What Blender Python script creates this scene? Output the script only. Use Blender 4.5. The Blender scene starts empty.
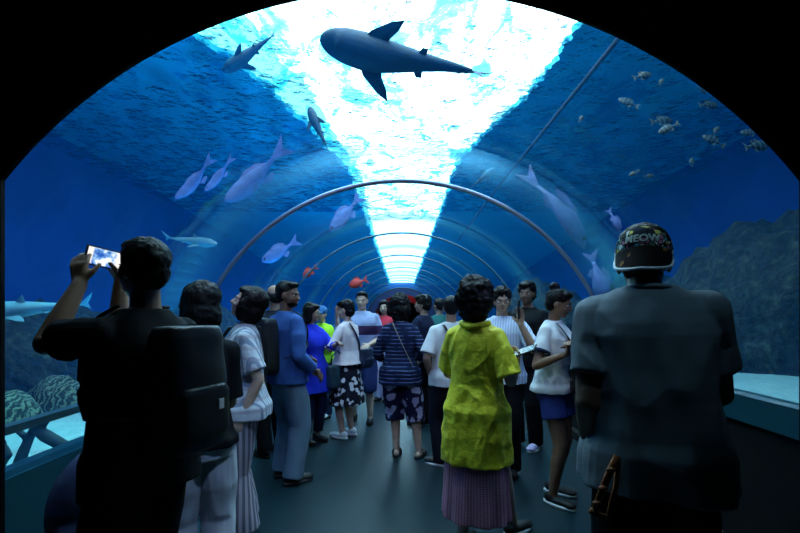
import bpy, bmesh, math, random
import numpy as np
from mathutils import Vector, Matrix, noise, Euler, Quaternion
random.seed(7)
SC = bpy.context.scene
COL = SC.collection
PI = math.pi
H = 1.45          # eye height
F = 450.0         # focal length in pixels of an 800 px wide frame

def P(u, v, d):
    "world point seen at pixel u,v at distance d in front of the eye"
    return Vector(((u-402)*d/F, d, H-(v-310)*d/F))

# ---------------------------------------------------------------- materials
def _nodes(name):
    m = bpy.data.materials.new(name); m.use_nodes = True
    nt = m.node_tree; nt.nodes.clear()
    out = nt.nodes.new('ShaderNodeOutputMaterial')
    return m, nt, out
class NB:
    def __init__(s, nt): s.nt = nt
    def n(s, t, **kw):
        nd = s.nt.nodes.new(t)
        for k, v in kw.items():
            if k.startswith('i_'): nd.inputs[k[2:].replace('_', ' ')].default_value = v
            else: setattr(nd, k, v)
        return nd
    def l(s, a, b): s.nt.links.new(a, b)
    def math(s, op, a, b=None, c=None):
        nd = s.nt.nodes.new('ShaderNodeMath'); nd.operation = op
        for i, x in enumerate((a, b, c)):
            if x is None: continue
            if isinstance(x, (int, float)): nd.inputs[i].default_value = x
            else: s.l(x, nd.inputs[i])
        return nd.outputs[0]
    def ramp(s, fac, stops, interp='LINEAR'):
        nd = s.nt.nodes.new('ShaderNodeValToRGB'); cr = nd.color_ramp; cr.interpolation = interp
        while len(cr.elements) < len(stops): cr.elements.new(0.5)
        for e, (p, c) in zip(cr.elements, stops):
            e.position = p; e.color = (*c, 1) if len(c) == 3 else c
        s.l(fac, nd.inputs[0]); return nd.outputs[0]
    def mix(s, fac, a, b):
        nd = s.nt.nodes.new('ShaderNodeMix'); nd.data_type = 'RGBA'
        for i, x in ((0, fac), (6, a), (7, b)):
            if isinstance(x, (int, float)): nd.inputs[i].default_value = x
            elif isinstance(x, tuple): nd.inputs[i].default_value = (*x, 1)
            else: s.l(x, nd.inputs[i])
        return nd.outputs[2]
    def coord(s, kind='Object', scale=(1, 1, 1), rot=(0, 0, 0)):
        tc = s.nt.nodes.new('ShaderNodeTexCoord'); mp = s.nt.nodes.new('ShaderNodeMapping')
        mp.inputs['Scale'].default_value = scale; mp.inputs['Rotation'].default_value = rot
        s.l(tc.outputs[kind], mp.inputs[0]); return mp.outputs[0]
    def noise(s, vec, scale, detail=3, rough=.5, dist=0.0):
        nd = s.n('ShaderNodeTexNoise'); nd.inputs['Scale'].default_value = scale
        nd.inputs['Detail'].default_value = detail; nd.inputs['Roughness'].default_value = rough
        nd.inputs['Distortion'].default_value = dist
        s.l(vec, nd.inputs['Vector']); return nd.outputs['Fac']
    def voro(s, vec, scale, feature='F1', out='Distance', metric='EUCLIDEAN'):
        nd = s.n('ShaderNodeTexVoronoi'); nd.feature = feature; nd.inputs['Scale'].default_value = scale
        if feature == 'F1': nd.distance = metric
        s.l(vec, nd.inputs['Vector']); return nd.outputs[out]
    def wave(s, vec, scale, dist=0, detail=2, direction='X', dscale=1.0):
        nd = s.n('ShaderNodeTexWave'); nd.bands_direction = direction
        nd.inputs['Scale'].default_value = scale; nd.inputs['Distortion'].default_value = dist
        nd.inputs['Detail'].default_value = detail; nd.inputs['Detail Scale'].default_value = dscale
        s.l(vec, nd.inputs['Vector']); return nd.outputs['Fac']
    def bump(s, h, strength=.3, dist=.01):
        nd = s.n('ShaderNodeBump'); nd.inputs['Strength'].default_value = strength
        nd.inputs['Distance'].default_value = dist; s.l(h, nd.inputs['Height']); return nd.outputs[0]

MATS = {}
def pbr(name, col, rough=.6, metal=0.0, bump=None, var=0.0, vscale=6, fn=None, spec=.5, sheen=0.0, coords='Object'):
    """principled material; bump=(noise scale, strength, distance); var = brightness mottling; fn(nb, vec, base) may return a colour socket"""
    if name in MATS: return MATS[name]
    m, nt, out = _nodes(name); b = NB(nt)
    p = b.n('ShaderNodeBsdfPrincipled'); b.l(p.outputs[0], out.inputs[0])
    p.inputs['Base Color'].default_value = (*col, 1)
    p.inputs['Roughness'].default_value = rough; p.inputs['Metallic'].default_value = metal
    p.inputs['Specular IOR Level'].default_value = spec
    p.inputs['Sheen Weight'].default_value = sheen
    vec = b.coord(coords); c = None
    if fn: c = fn(b, vec, col)
    if var:
        n = b.noise(vec, vscale, 4)
        k = b.n('ShaderNodeMapRange'); b.l(n, k.inputs[0]); k.inputs[1].default_value = .3; k.inputs[2].default_value = .7
        k.inputs[3].default_value = 1-var; k.inputs[4].default_value = 1+var
        mm = b.n('ShaderNodeVectorMath', operation='SCALE')
        if c is None: mm.inputs[0].default_value = col
        else: b.l(c, mm.inputs[0])
        b.l(k.outputs[0], mm.inputs['Scale']); c = mm.outputs[0]
    if c is not None: b.l(c, p.inputs['Base Color'])
    if bump:
        b.l(b.bump(b.noise(vec, bump[0], 4), bump[1], bump[2]), p.inputs['Normal'])
    MATS[name] = m
    return m

# ---------------------------------------------------------------- mesh helpers
def link(name, me, mat=None, parent=None, smooth=True):
    o = bpy.data.objects.new(name, me); COL.objects.link(o)
    if parent is not None: o.parent = parent
    if mat is not None:
        me.materials.clear()
        for m in (mat if isinstance(mat, (list, tuple)) else [mat]): me.materials.append(m)
    if smooth: me.polygons.foreach_set('use_smooth', [True]*len(me.polygons))
    return o
def obj(name, bm, mat=None, parent=None, smooth=True):
    me = bpy.data.meshes.new(name); bm.to_mesh(me); bm.free()
    return link(name, me, mat, parent, smooth)
def tag(o, label=None, cat=None, group=None, kind=None):
    if label: o['label'] = label
    if cat: o['category'] = cat
    if group: o['group'] = group
    if kind: o['kind'] = kind
    return o
def empty(name, loc=(0, 0, 0), rz=0, label=None, cat=None, group=None):
    o = bpy.data.objects.new(name, None); COL.objects.link(o)
    o.location = loc; o.rotation_euler = (0, 0, rz); o.empty_display_size = .1
    return tag(o, label, cat, group)
def box(bm, x0, x1, y0, y1, z0, z1, rot=None):
    vs = [bm.verts.new((x, y, z)) for x in (x0, x1) for y in (y0, y1) for z in (z0, z1)]
    for f in ((0, 1, 3, 2), (4, 6, 7, 5), (0, 4, 5, 1), (2, 3, 7, 6), (0, 2, 6, 4), (1, 5, 7, 3)):
        bm.faces.new([vs[i] for i in f])
    return vs
def prism(bm, poly, y0, y1, ny=1):
    "extrude an x,z polygon along y"
    rows = []
    for k in range(ny+1):
        y = y0+(y1-y0)*k/ny
        rows.append([bm.verts.new((x, y, z)) for x, z in poly])
    n = len(poly)
    for a, b in zip(rows, rows[1:]):
        for i in range(n): bm.faces.new((a[i], a[(i+1) % n], b[(i+1) % n], b[i]))
    bm.faces.new(rows[0][::-1]); bm.faces.new(rows[-1])
    bmesh.ops.recalc_face_normals(bm, faces=bm.faces)
def frame_of(d, up=Vector((0, 0, 1))):
    d = d.normalized()
    if abs(d.dot(up)) > .97: up = Vector((0, 1, 0))
    s = d.cross(up).normalized(); u = s.cross(d).normalized()
    return s, u
def tube(bm, pts, rad, seg=10, caps=True, flat=1.0, up=Vector((0, 0, 1))):
    "tube through points; rad number or list; flat squeezes along the up direction"
    pts = [Vector(p) for p in pts]; n = len(pts)
    rr = rad if isinstance(rad, (list, tuple)) else [rad]*n
    rows = []
    for i, p in enumerate(pts):
        d = (pts[min(i+1, n-1)]-pts[max(i-1, 0)])
        s, u = frame_of(d, up)
        rows.append([bm.verts.new(p+s*math.cos(a)*rr[i]+u*math.sin(a)*rr[i]*flat) for a in [2*PI*k/seg for k in range(seg)]])
    for a, b in zip(rows, rows[1:]):
        for k in range(seg): bm.faces.new((a[k], a[(k+1) % seg], b[(k+1) % seg], b[k]))
    if caps: bm.faces.new(rows[0][::-1]); bm.faces.new(rows[-1])
    return rows
def loft(bm, rings, closed=True):
    rows = [[bm.verts.new(p) for p in r] for r in rings]; n = len(rows[0])
    for a, b in zip(rows, rows[1:]):
        for k in range(n): bm.faces.new((a[k], a[(k+1) % n], b[(k+1) % n], b[k]))
    if closed: bm.faces.new(rows[0][::-1]); bm.faces.new(rows[-1])
    return rows
def ell(bm, c, r, seg=16, rings=10, rot=None):
    "ellipsoid"
    c = Vector(c); r = r if isinstance(r, (tuple, list)) else (r, r, r)
    M = rot if rot is not None else Matrix.Identity(3)
    top = bm.verts.new(c+M@Vector((0, 0, r[2]))); bot = bm.verts.new(c-M@Vector((0, 0, r[2])))
    rows = []
    for i in range(1, rings):
        t = PI*i/rings
        rows.append([bm.verts.new(c+M@Vector((r[0]*math.sin(t)*math.cos(2*PI*k/seg), r[1]*math.sin(t)*math.sin(2*PI*k/seg), r[2]*math.cos(t)))) for k in range(seg)])
    for k in range(seg):
        bm.faces.new((top, rows[0][k], rows[0][(k+1) % seg])); bm.faces.new((bot, rows[-1][(k+1) % seg], rows[-1][k]))
    for a, b in zip(rows, rows[1:]):
        for k in range(seg): bm.faces.new((a[k], b[k], b[(k+1) % seg], a[(k+1) % seg]))
def cone(bm, p0, p1, r0, r1, seg=14):
    "tapered capsule"
    p0, p1 = Vector(p0), Vector(p1); d = (p1-p0)
    if d.length < 1e-6: ell(bm, p0, r0); return
    dn = d.normalized(); pts, rr = [], []
    for t in (-1, -.9, -.7, -.38, 0): pts.append(p0+dn*t*r0); rr.append(max(.0005, r0*math.sqrt(1-t*t)))
    for t in (0, .38, .7, .9, 1): pts.append(p1+dn*t*r1); rr.append(max(.0005, r1*math.sqrt(1-t*t)))
    s, u = frame_of(d); rows = []
    for p, r in zip(pts, rr):
        rows.append([bm.verts.new(p+s*math.cos(2*PI*k/seg)*r+u*math.sin(2*PI*k/seg)*r) for k in range(seg)])
    for a, b in zip(rows, rows[1:]):
        for k in range(seg): bm.faces.new((a[k], a[(k+1) % seg], b[(k+1) % seg], b[k]))
    bm.faces.new(rows[0][::-1]); bm.faces.new(rows[-1])
def fuse(name, bm, voxel, mat=None, parent=None, smooth_it=2, disp=None):
    "union of overlapping closed shapes as one continuous skin (voxel remesh)"
    me = bpy.data.meshes.new(name+'_src'); bmesh.ops.recalc_face_normals(bm, faces=bm.faces); bm.to_mesh(me); bm.free()
    t = bpy.data.objects.new('tmp', me); COL.objects.link(t)
    r = t.modifiers.new('r', 'REMESH'); r.mode = 'VOXEL'; r.voxel_size = voxel; r.adaptivity = 0
    if smooth_it:
        s = t.modifiers.new('s', 'SMOOTH'); s.factor = .5; s.iterations = smooth_it
    dg = bpy.context.evaluated_depsgraph_get()
    out = bpy.data.meshes.new_from_object(t.evaluated_get(dg))
    bpy.data.objects.remove(t); bpy.data.meshes.remove(me)
    out.name = name
    if disp: displace(out, disp)
    return link(name, out, mat, parent)
def displace(me, fn):
    n = len(me.vertices)
    co = np.empty(n*3, 'f'); me.vertices.foreach_get('co', co); co = co.reshape(-1, 3)
    no = np.empty(n*3, 'f'); me.vertex_normals.foreach_get('vector', no); no = no.reshape(-1, 3)
    for i in range(n):
        d = fn(Vector(co[i].tolist()), Vector(no[i].tolist()))
        if isinstance(d, Vector): co[i] += d
        else: co[i] += no[i]*d
    me.vertices.foreach_set('co', co.ravel()); me.update()
def fbm(p, s, o=3):
    v = 0; a = 1; t = 0
    for _ in range(o):
        v += a*noise.noise(p*s); t += a; s *= 2.1; a *= .5
    return v/t
# ================================================================= camera and colour
SC.view_settings.view_transform = 'Standard'; SC.view_settings.look = 'None'
SC.view_settings.gamma = 1; SC.view_settings.use_curve_mapping = False
SC.view_settings.exposure = 0.0
cy = SC.cycles if hasattr(SC, 'cycles') else None
if cy:
    cy.use_denoising = True; cy.denoiser = 'OPENIMAGEDENOISE'
    cy.transparent_max_bounces = 24; cy.max_bounces = 8; cy.volume_bounces = 1
    cy.sample_clamp_indirect = 4
cam = bpy.data.cameras.new('camera'); camo = bpy.data.objects.new('camera', cam); COL.objects.link(camo)
camo.location = (0, 0, H); camo.rotation_euler = (PI/2, 0, 0)
cam.sensor_width = 36; cam.lens = F/800*36
cam.shift_y = (310-266.5)/800; cam.shift_x = -2/800
cam.clip_start = .05; cam.clip_end = 200
SC.camera = camo

w = bpy.data.worlds.new('world'); SC.world = w; w.use_nodes = True
bg = w.node_tree.nodes['Background']; bg.inputs[0].default_value = (.2, .5, .8, 1); bg.inputs[1].default_value = 0.02

# ================================================================= setting
R0, ZC = 2.0, .66            # tunnel radius and height of its axis
Y0, Y1 = 1.77, 24.7          # portal and far end
YS = [4.13+2.79*k for k in range(8)]
ZL, ZR = .60, .81            # where the glazing meets the left and right ledge
SURF = 5.6                   # water surface

def steps_floor(b, vec, col):
    return b.mix(b.noise(vec, 3, 5), (.0015, .011, .016), (.003, .021, .028))
floor_mat = pbr('floor_vinyl', (.01, .03, .04), .42, spec=.35, fn=steps_floor, bump=(60, .15, .004))
dark_mat = pbr('black_paint', (.0015, .0018, .0025), .8, bump=(30, .2, .005), spec=.2)
plinth_mat = pbr('dark_teal_panel', (.008, .06, .085), .3, bump=(8, .1, .01))
sill_mat = pbr('sill_metal', (.08, .2, .24), .32, metal=.7, bump=(40, .1, .002))
steel = pbr('brushed_steel', (.34, .40, .5), .35, metal=.7, bump=(90, .08, .001))

bm = bmesh.new(); box(bm, -2.0, 2.0, -1.6, Y1+2.5, -.1, 0); tag(obj('floor', bm, floor_mat, smooth=False), kind='structure')
# plinth walls under the glazing
xl = math.sqrt(R0**2-(ZL-ZC)**2); xr = math.sqrt(R0**2-(ZR-ZC)**2)
bm = bmesh.new(); prism(bm, [(-xl-.16, -.1), (-xl-.16, ZL), (-xl+.02, ZL), (-xl+.02, .1), (-xl+.06, .08), (-xl+.06, -.1)], Y0, Y1)
tag(obj('wall_left', bm, plinth_mat, smooth=False), kind='structure')
bm = bmesh.new(); prism(bm, [(xr+.16, -.1), (xr+.16, ZR), (xr-.02, ZR), (xr-.02, .1), (xr-.06, .08), (xr-.06, -.1)], Y0, Y1)
tag(obj('wall_right', bm, dark_mat, smooth=False), kind='structure')
bm = bmesh.new(); prism(bm, [(xr-.045, ZR-.0), (xr-.045, ZR+.15), (xr-.02, ZR+.165), (xr+.03, ZR+.165), (xr+.03, ZR)], Y0+.06, Y1)
tag(obj('trim_1', bm, plinth_mat, smooth=False), kind='structure')
# left rail on the glazing at z .87
zr = .865; xq = math.sqrt((R0-.05)**2-(zr-ZC)**2)
bm = bmesh.new(); prism(bm, [(-xq-.01, zr-.025), (-xq-.01, zr+.025), (-xq+.035, zr+.02), (-xq+.035, zr-.02)], Y0+.06, Y1)
tag(obj('trim_2', bm, sill_mat, smooth=False), kind='structure')

# acrylic glazing
def acrylic():
    m, nt, out = _nodes('acrylic'); b = NB(nt)
    tr = b.n('ShaderNodeBsdfTransparent'); tr.inputs[0].default_value = (.93, .985, 1, 1)
    gl = b.n('ShaderNodeBsdfGlossy'); gl.inputs[0].default_value = (.30, .85, 1, 1); gl.inputs['Roughness'].default_value = .07
    vec = b.coord('Object', (1, .16, 1))
    nrm = b.bump(b.noise(vec, 1.6, 3, .6, .6), .4, .05); b.l(nrm, gl.inputs['Normal'])
    fr = b.n('ShaderNodeFresnel'); fr.inputs[0].default_value = 1.32; geo = b.n('ShaderNodeNewGeometry')   # the wet outer face hardly reflects
    mx = b.n('ShaderNodeMixShader'); b.l(b.math('MULTIPLY', b.math('SUBTRACT', 1.0, geo.outputs['Backfacing']), b.math('MINIMUM', b.math('MULTIPLY', fr.outputs[0], .9), .6)), mx.inputs[0])
    b.l(tr.outputs[0], mx.inputs[1]); b.l(gl.outputs[0], mx.inputs[2]); b.l(mx.outputs[0], out.inputs[0])
    return m
acr = acrylic()
def arc_pts(r, zl, zr_, n=72):
    a0 = PI-math.asin((zl-ZC)/r) if True else 0
    a1 = math.asin((zr_-ZC)/r)
    return [(r*math.cos(a0+(a1-a0)*i/n), ZC+r*math.sin(a0+(a1-a0)*i/n)) for i in range(n+1)]
bays = [Y0+.05]+YS+[Y1]
for i, (ya, yb) in enumerate(zip(bays, bays[1:])):
    bm = bmesh.new()
    inner = arc_pts(R0, ZL, ZR); outer = arc_pts(R0+.08, ZL, ZR)
    prism(bm, inner+outer[::-1], ya+.004, yb-.004)
    o = tag(obj('window_%d' % (i+1), bm, acr), kind='structure')
    o.data.polygons.foreach_set('use_smooth', [abs(p.normal.y) < .5 for p in o.data.polygons])
# steel hoops at the joints of the glazing
for i, y in enumerate(YS):
    bm = bmesh.new(); pts = arc_pts(R0-.025, ZL+.02, ZR+.02, 90)
    tube(bm, [(x, y, z) for x, z in pts], .021 if i == 0 else .015, 12)
    o = obj('steel_hoop', bm, steel if i == 0 else pbr('dull_steel', (.08, .17, .22), .5, metal=.4))
    tag(o, ['nearest curved steel hoop ribbing the tunnel glazing overhead', 'second nearest steel hoop arching over the walkway crowd', 'third curved steel hoop counted from the tunnel entrance', 'fourth thin steel hoop counted from the tunnel entrance', 'fifth thin steel hoop deep inside the glazed tunnel', 'sixth small steel hoop deep inside the glazed tunnel', 'seventh steel hoop, the last but one before the far portal', 'farthest smallest steel hoop just before the reddish far portal'][i], 'hoop', 'steel hoops along the tunnel')
# dark entrance: portal wall with the arched opening, side walls and ceiling of the unlit lobby
def arch_plate(bm, y0, y1, r, zc, hw, X, Z, n=64, zb=-.1):
    a = math.acos(hw/r)
    a = math.acos(min(1, hw/r))
    inner = [(-hw, zb)]+[(r*math.cos(PI-a-(PI-2*a)*i/n), zc+r*math.sin(PI-a-(PI-2*a)*i/n)) for i in range(n+1)]+[(hw, zb)]
    outer = [(X, zb), (X, Z), (-X, Z), (-X, zb)]
    # strip faces between arch and rectangle
    def rect_pt(x, z):
        dx, dz = x, z-zc
        if z <= zb+.001: return (math.copysign(X, x), zb)
        t = min(X/abs(dx) if abs(dx) > 1e-6 else 9e9, (Z-zc)/dz if dz > 1e-6 else 9e9)
        return (dx*t, zc+dz*t)
    out = [rect_pt(*p) for p in inner]
    def ins(k, c): out[k] = c
    kl = min(range(len(out)), key=lambda k: (out[k][0]+X)**2+(out[k][1]-Z)**2); ins(kl, (-X, Z))
    kr = min(range(len(out)), key=lambda k: (out[k][0]-X)**2+(out[k][1]-Z)**2); ins(kr, (X, Z))
    V = [[bm.verts.new((p[0], y, p[1])) for p in L] for y in (y0, y1) for L in (inner, out)]
    m = len(inner)
    for k in range(m-1):
        bm.faces.new((V[0][k], V[0][k+1], V[1][k+1], V[1][k])); bm.faces.new((V[2][k+1], V[2][k], V[3][k], V[3][k+1]))
        bm.faces.new((V[0][k+1], V[0][k], V[2][k], V[2][k+1])); bm.faces.new((V[1][k], V[1][k+1], V[3][k+1], V[3][k]))
    for k in (0, m-1):
        bm.faces.new((V[0][k], V[1][k], V[3][k], V[2][k]))
    bmesh.ops.recalc_face_normals(bm, faces=bm.faces)
YP = Y0+.04
bm = bmesh.new(); arch_plate(bm, YP-.02, YP, 508*YP/F, H-(498-310)*YP/F, 397*YP/F, 3.2, 3.6)
tag(obj('wall_front', bm, dark_mat, smooth=False), kind='structure')
bm = bmesh.new(); box(bm, -2.1, 2.1, -1.7, Y0-.02, 3.1, 3.2); tag(obj('ceiling', bm, dark_mat, smooth=False), kind='structure')
for n, x in (('wall_lobby_left', -2.1), ('wall_lobby_right', 2.0)):
    bm = bmesh.new(); box(bm, x, x+.1, -1.7, Y0-.02, -.1, 3.1); tag(obj(n, bm, dark_mat, smooth=False), kind='structure')
bm = bmesh.new(); box(bm, -2.1, 2.1, -1.8, -1.7, -.1, 3.2); tag(obj('wall_back', bm, dark_mat, smooth=False), kind='structure')

# far portal with a dim red lobby behind it
def arch_ring(bm, y0, y1, ro, ri, zi, hw, zb=.0, n=40):
    ai = math.acos(hw/ri); ao = math.asin((.62-ZC)/ro)
    I = [(-hw, zb)]+[(ri*math.cos(PI-ai-(PI-2*ai)*i/n), zi+ri*math.sin(PI-ai-(PI-2*ai)*i/n)) for i in range(n+1)]+[(hw, zb)]
    O = [(-1.9, zb)]+[(ro*math.cos(PI-ao-(PI-2*ao)*i/n), ZC+ro*math.sin(PI-ao-(PI-2*ao)*i/n)) for i in range(n+1)]+[(1.9, zb)]
    V_ = [[bm.verts.new((x, y, z)) for x, z in L] for y in (y0, y1) for L in (I, O)]
    for k in range(len(I)-1):
        bm.faces.new((V_[0][k], V_[0][k+1], V_[1][k+1], V_[1][k])); bm.faces.new((V_[2][k+1], V_[2][k], V_[3][k], V_[3][k+1]))
        bm.faces.new((V_[0][k+1], V_[0][k], V_[2][k], V_[2][k+1])); bm.faces.new((V_[1][k], V_[1][k+1], V_[3][k+1], V_[3][k]))
    for k in (0, -1): bm.faces.new((V_[0][k], V_[1][k], V_[3][k], V_[2][k]))
    bmesh.ops.recalc_face_normals(bm, faces=bm.faces)
bm = bmesh.new(); arch_ring(bm, Y1, Y1+.25, 1.99, 1.6, .7, 1.45)
tag(obj('wall_far', bm, pbr('far_portal_blue', (.01, .03, .12), .6), smooth=False), kind='structure')
bm = bmesh.new(); arch_ring(bm, Y1+.9, Y1+1.1, 1.95, 1.3, .7, 1.2)
tag(obj('trim_3', bm, pbr('red_arch', (.45, .03, .03), .6), smooth=False), kind='structure')
bm = bmesh.new(); prism(bm, [(-1.9, 0)]+arc_pts(1.96, .62, .62, 24)+[(1.9, 0)], Y1+2.2, Y1+2.4); tag(obj('wall_far_lobby', bm, dark_mat, smooth=False), kind='structure')
bm = bmesh.new(); prism(bm, arc_pts(1.99, .62, .62, 40)+arc_pts(2.07, .62, .62, 40)[::-1], Y1+.25, Y1+2.4); tag(obj('ceiling_far_lobby', bm, dark_mat, smooth=False), kind='structure')
def lamp(kind, name, loc, energy, col, size=.2, rot=None, **kw):
    l = bpy.data.lights.new(name, kind); l.energy = energy; l.color = col
    if kind == 'AREA': l.size = size
    elif kind != 'SUN': l.shadow_soft_size = size
    for k, v in kw.items(): setattr(l, k, v)
    o = bpy.data.objects.new(name, l); COL.objects.link(o); o.location = loc
    if rot: o.rotation_euler = rot
    return o
lamp('POINT', 'far_lobby_lamp', (0, Y1+.6, 2.5), 12, (1, .35, .3), .1)

# the tank: side walls, end walls, sand bed, roof slab with the skylight opening
XT, YT = 9.0, 40.0
tank_mat = pbr('tank_wall_blue', (.001, .055, .32), .7, var=.2, vscale=.7, bump=(3, .3, .05))
def sand_fn(b, vec, col):
    n = b.noise(vec, 5, 6, .6)
    return b.mix(n, (.20, .36, .34), (.42, .60, .54))
sand_mat = pbr('sand', (.5, .55, .5), .95, fn=sand_fn, bump=(14, .6, .05))
bm = bmesh.new(); box(bm, -XT-.2, -XT, Y0-.1, YT, 0, 6.4); tag(obj('wall_tank_left', bm, tank_mat, smooth=False), kind='structure')
bm = bmesh.new(); box(bm, XT, XT+.2, Y0-.1, YT, 0, 6.4); tag(obj('wall_tank_right', bm, tank_mat, smooth=False), kind='structure')
bm = bmesh.new(); box(bm, -XT, XT, YT, YT+.2, 2.9, 6.4); box(bm, -XT, -2.9, YT, YT+.2, 0, 2.9); box(bm, 2.9, XT, YT, YT+.2, 0, 2.9)
tag(obj('wall_tank_far', bm, tank_mat, smooth=False), kind='structure')
bm = bmesh.new(); box(bm, -XT, -3.2, Y0-.1, Y0, 0, 6.4); box(bm, 3.2, XT, Y0-.1, Y0, 0, 6.4); box(bm, -3.2, 3.2, Y0-.1, Y0, 3.6, 6.4)
tag(obj('wall_tank_near', bm, tank_mat, smooth=False), kind='structure')
for side, sx in (('left', -1), ('right', 1)):
    bm = bmesh.new(); nx, ny = 60, 200; rows = []
    for i in range(nx+1):
        row = []
        for j in range(ny+1):
            x = sx*(2.17+(XT-2.17)*i/nx); y = Y0+.0+(YT-Y0)*j/ny
            z = (.18 if sx < 0 else .48)+.09*fbm(Vector((x, y, 0)), .8, 4)*min(1, (abs(x)-2.17)*2)
            row.append(bm.verts.new((x, y, z)))
        rows.append(row)
    for a, c in zip(rows, rows[1:]):
        for j in range(ny): bm.faces.new((a[j], a[j+1], c[j+1], c[j]) if sx < 0 else (a[j], c[j], c[j+1], a[j+1]))
    tag(obj('floor_tank_%s' % side, bm, sand_mat), kind='structure')

# roof slab with the tapering skylight opening (edge wobbled in shape to imitate ripple refraction)
LE = [(2.2, -3.9), (7.5, -3.45), (8.5, -2.97), (10.8, -2.45), (15.3, -1.75), (25, -1.5), (40, -1.1)]
LM = [(2.2, -2.9), (7.0, -2.5), (8.5, -2.29), (9.6, -1.95), (11.5, -1.85), (15.3, -1.45), (25, -1.4), (40, -1.0)]
RE = [(2.2, 3.1), (7.2, 2.88), (9.2, 2.75), (11.2, 2.29), (13.8, 1.78), (20, 1.65), (25, 1.5), (40, 1.1)]
def interp(T, y):
    for (a, xa), (b_, xb) in zip(T, T[1:]):
        if y <= b_: return xa+(xb-xa)*max(0, (y-a)/(b_-a))
    return T[-1][1]
ZS = 6.0
def roof_z(y): return ZS-max(0, y-15)/25*2.3
roof_mat = pbr('tank_roof', (.01, .55, .70), .6, var=.1, vscale=1.2)
def jag(y, s): return .13*noise.noise(Vector((y*2.7, s, 0)))+.10*noise.noise(Vector((y*8, s, 5)))+.05*noise.noise(Vector((y*21, s, 9)))
for side in (-1, 1):
    bm = bmesh.new(); N = 640; rows = []
    for j in range(N+1):
        y = Y0+(YT-Y0)*j/N
        xi = (interp(LE, y) if side < 0 else interp(RE, y))+jag(y, side*3.3)
        rows.append([bm.verts.new((x, y, z)) for x, z in ((xi, roof_z(y)), (side*XT, roof_z(y)), (side*XT, roof_z(y)+.12), (xi, roof_z(y)+.12))])
    for a, c in zip(rows, rows[1:]):
        for k in range(4): bm.faces.new((a[k], a[(k+1) % 4], c[(k+1) % 4], c[k]))
    bm.faces.new(rows[0]); bm.faces.new(rows[-1][::-1]); bmesh.ops.recalc_face_normals(bm, faces=bm.faces)
    tag(obj('ceiling_tank_left' if side < 0 else 'ceiling_tank_right', bm, roof_mat, smooth=False), kind='structure')
def emis(name, col, s):
    m, nt, out = _nodes(name); b = NB(nt); e = b.n('ShaderNodeEmission'); e.inputs[0].default_value = (*col, 1); e.inputs[1].default_value = s
    b.l(e.outputs[0], out.inputs[0]); return m
SKY = emis('daylight', (.76, .92, 1.0), 6.8)
SKY2 = emis('daylight_frosted', (.30, .95, 1.0), 2.6)
def strip(name, A, B, z, mat, ja, jb, n=320):
    bm = bmesh.new(); rows = []
    for j in range(n+1):
        y = Y0+(YT-Y0)*j/n
        rows.append([bm.verts.new((interp(A, y)-.4*(ja == 0)+ja*jag(y, 7), y, roof_z(y)+z)), bm.verts.new((interp(B, y)+.4*(jb == 0)+jb*jag(y, 7), y, roof_z(y)+z))])
    for a, c in zip(rows, rows[1:]): bm.faces.new((a[0], c[0], c[1], a[1]))
    return tag(obj(name, bm, mat, smooth=False), kind='structure')
strip('window_skylight', LM, RE, .16, SKY, 1, 0)
strip('window_skylight_frosted', LE, LM, .16, SKY2, 0, 1)  # glowing strip standing for the water-lit ceiling margin, not a pane

# water surface with the ripples' light and dark painted into its transparency tint
def surf_mat():
    m, nt, out = _nodes('water_surface'); b = NB(nt)
    vec = b.coord('Object', (1, .55, 1)); vec2 = b.coord('Object', (1, 1, 1))
    n1 = b.noise(vec, 1.5, 6, .62, 1.2); n2 = b.noise(vec2, 9, 3, .6, .8)
    t = b.math('ADD', b.math('MULTIPLY', n1, .8), b.math('MULTIPLY', n2, .2))
    c = b.ramp(t, [(.37, (.10, .55, .78)), (.435, (.24, .72, .85)), (.475, (1, 1, 1)), (1, (1, 1, 1))])
    tr = b.n('ShaderNodeBsdfTransparent'); b.l(c, tr.inputs[0])
    rf = b.n('ShaderNodeBsdfRefraction'); rf.inputs['IOR'].default_value = 1.05; rf.inputs['Roughness'].default_value = 0
    b.l(c, rf.inputs[0]); b.l(b.bump(b.noise(vec2, 5, 3), 1, .12), rf.inputs['Normal'])
    mx = b.n('ShaderNodeMixShader'); b.l(b.ramp(b.noise(vec2, 2.2, 5, .7), [(.45, (0, 0, 0)), (.55, (.9, .9, .9))]), mx.inputs[0])
    b.l(tr.outputs[0], mx.inputs[1]); b.l(rf.outputs[0], mx.inputs[2]); b.l(mx.outputs[0], out.inputs[0])
    return m
bm = bmesh.new(); vs = [bm.verts.new(p) for p in ((-XT, Y0, SURF+.02), (XT, Y0, SURF+.02), (XT, YT, SURF+.02), (-XT, YT, SURF+.02))]; bm.faces.new(vs)
tag(obj('ceiling_water_surface', bm, surf_mat(), smooth=False), kind='structure')
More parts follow.
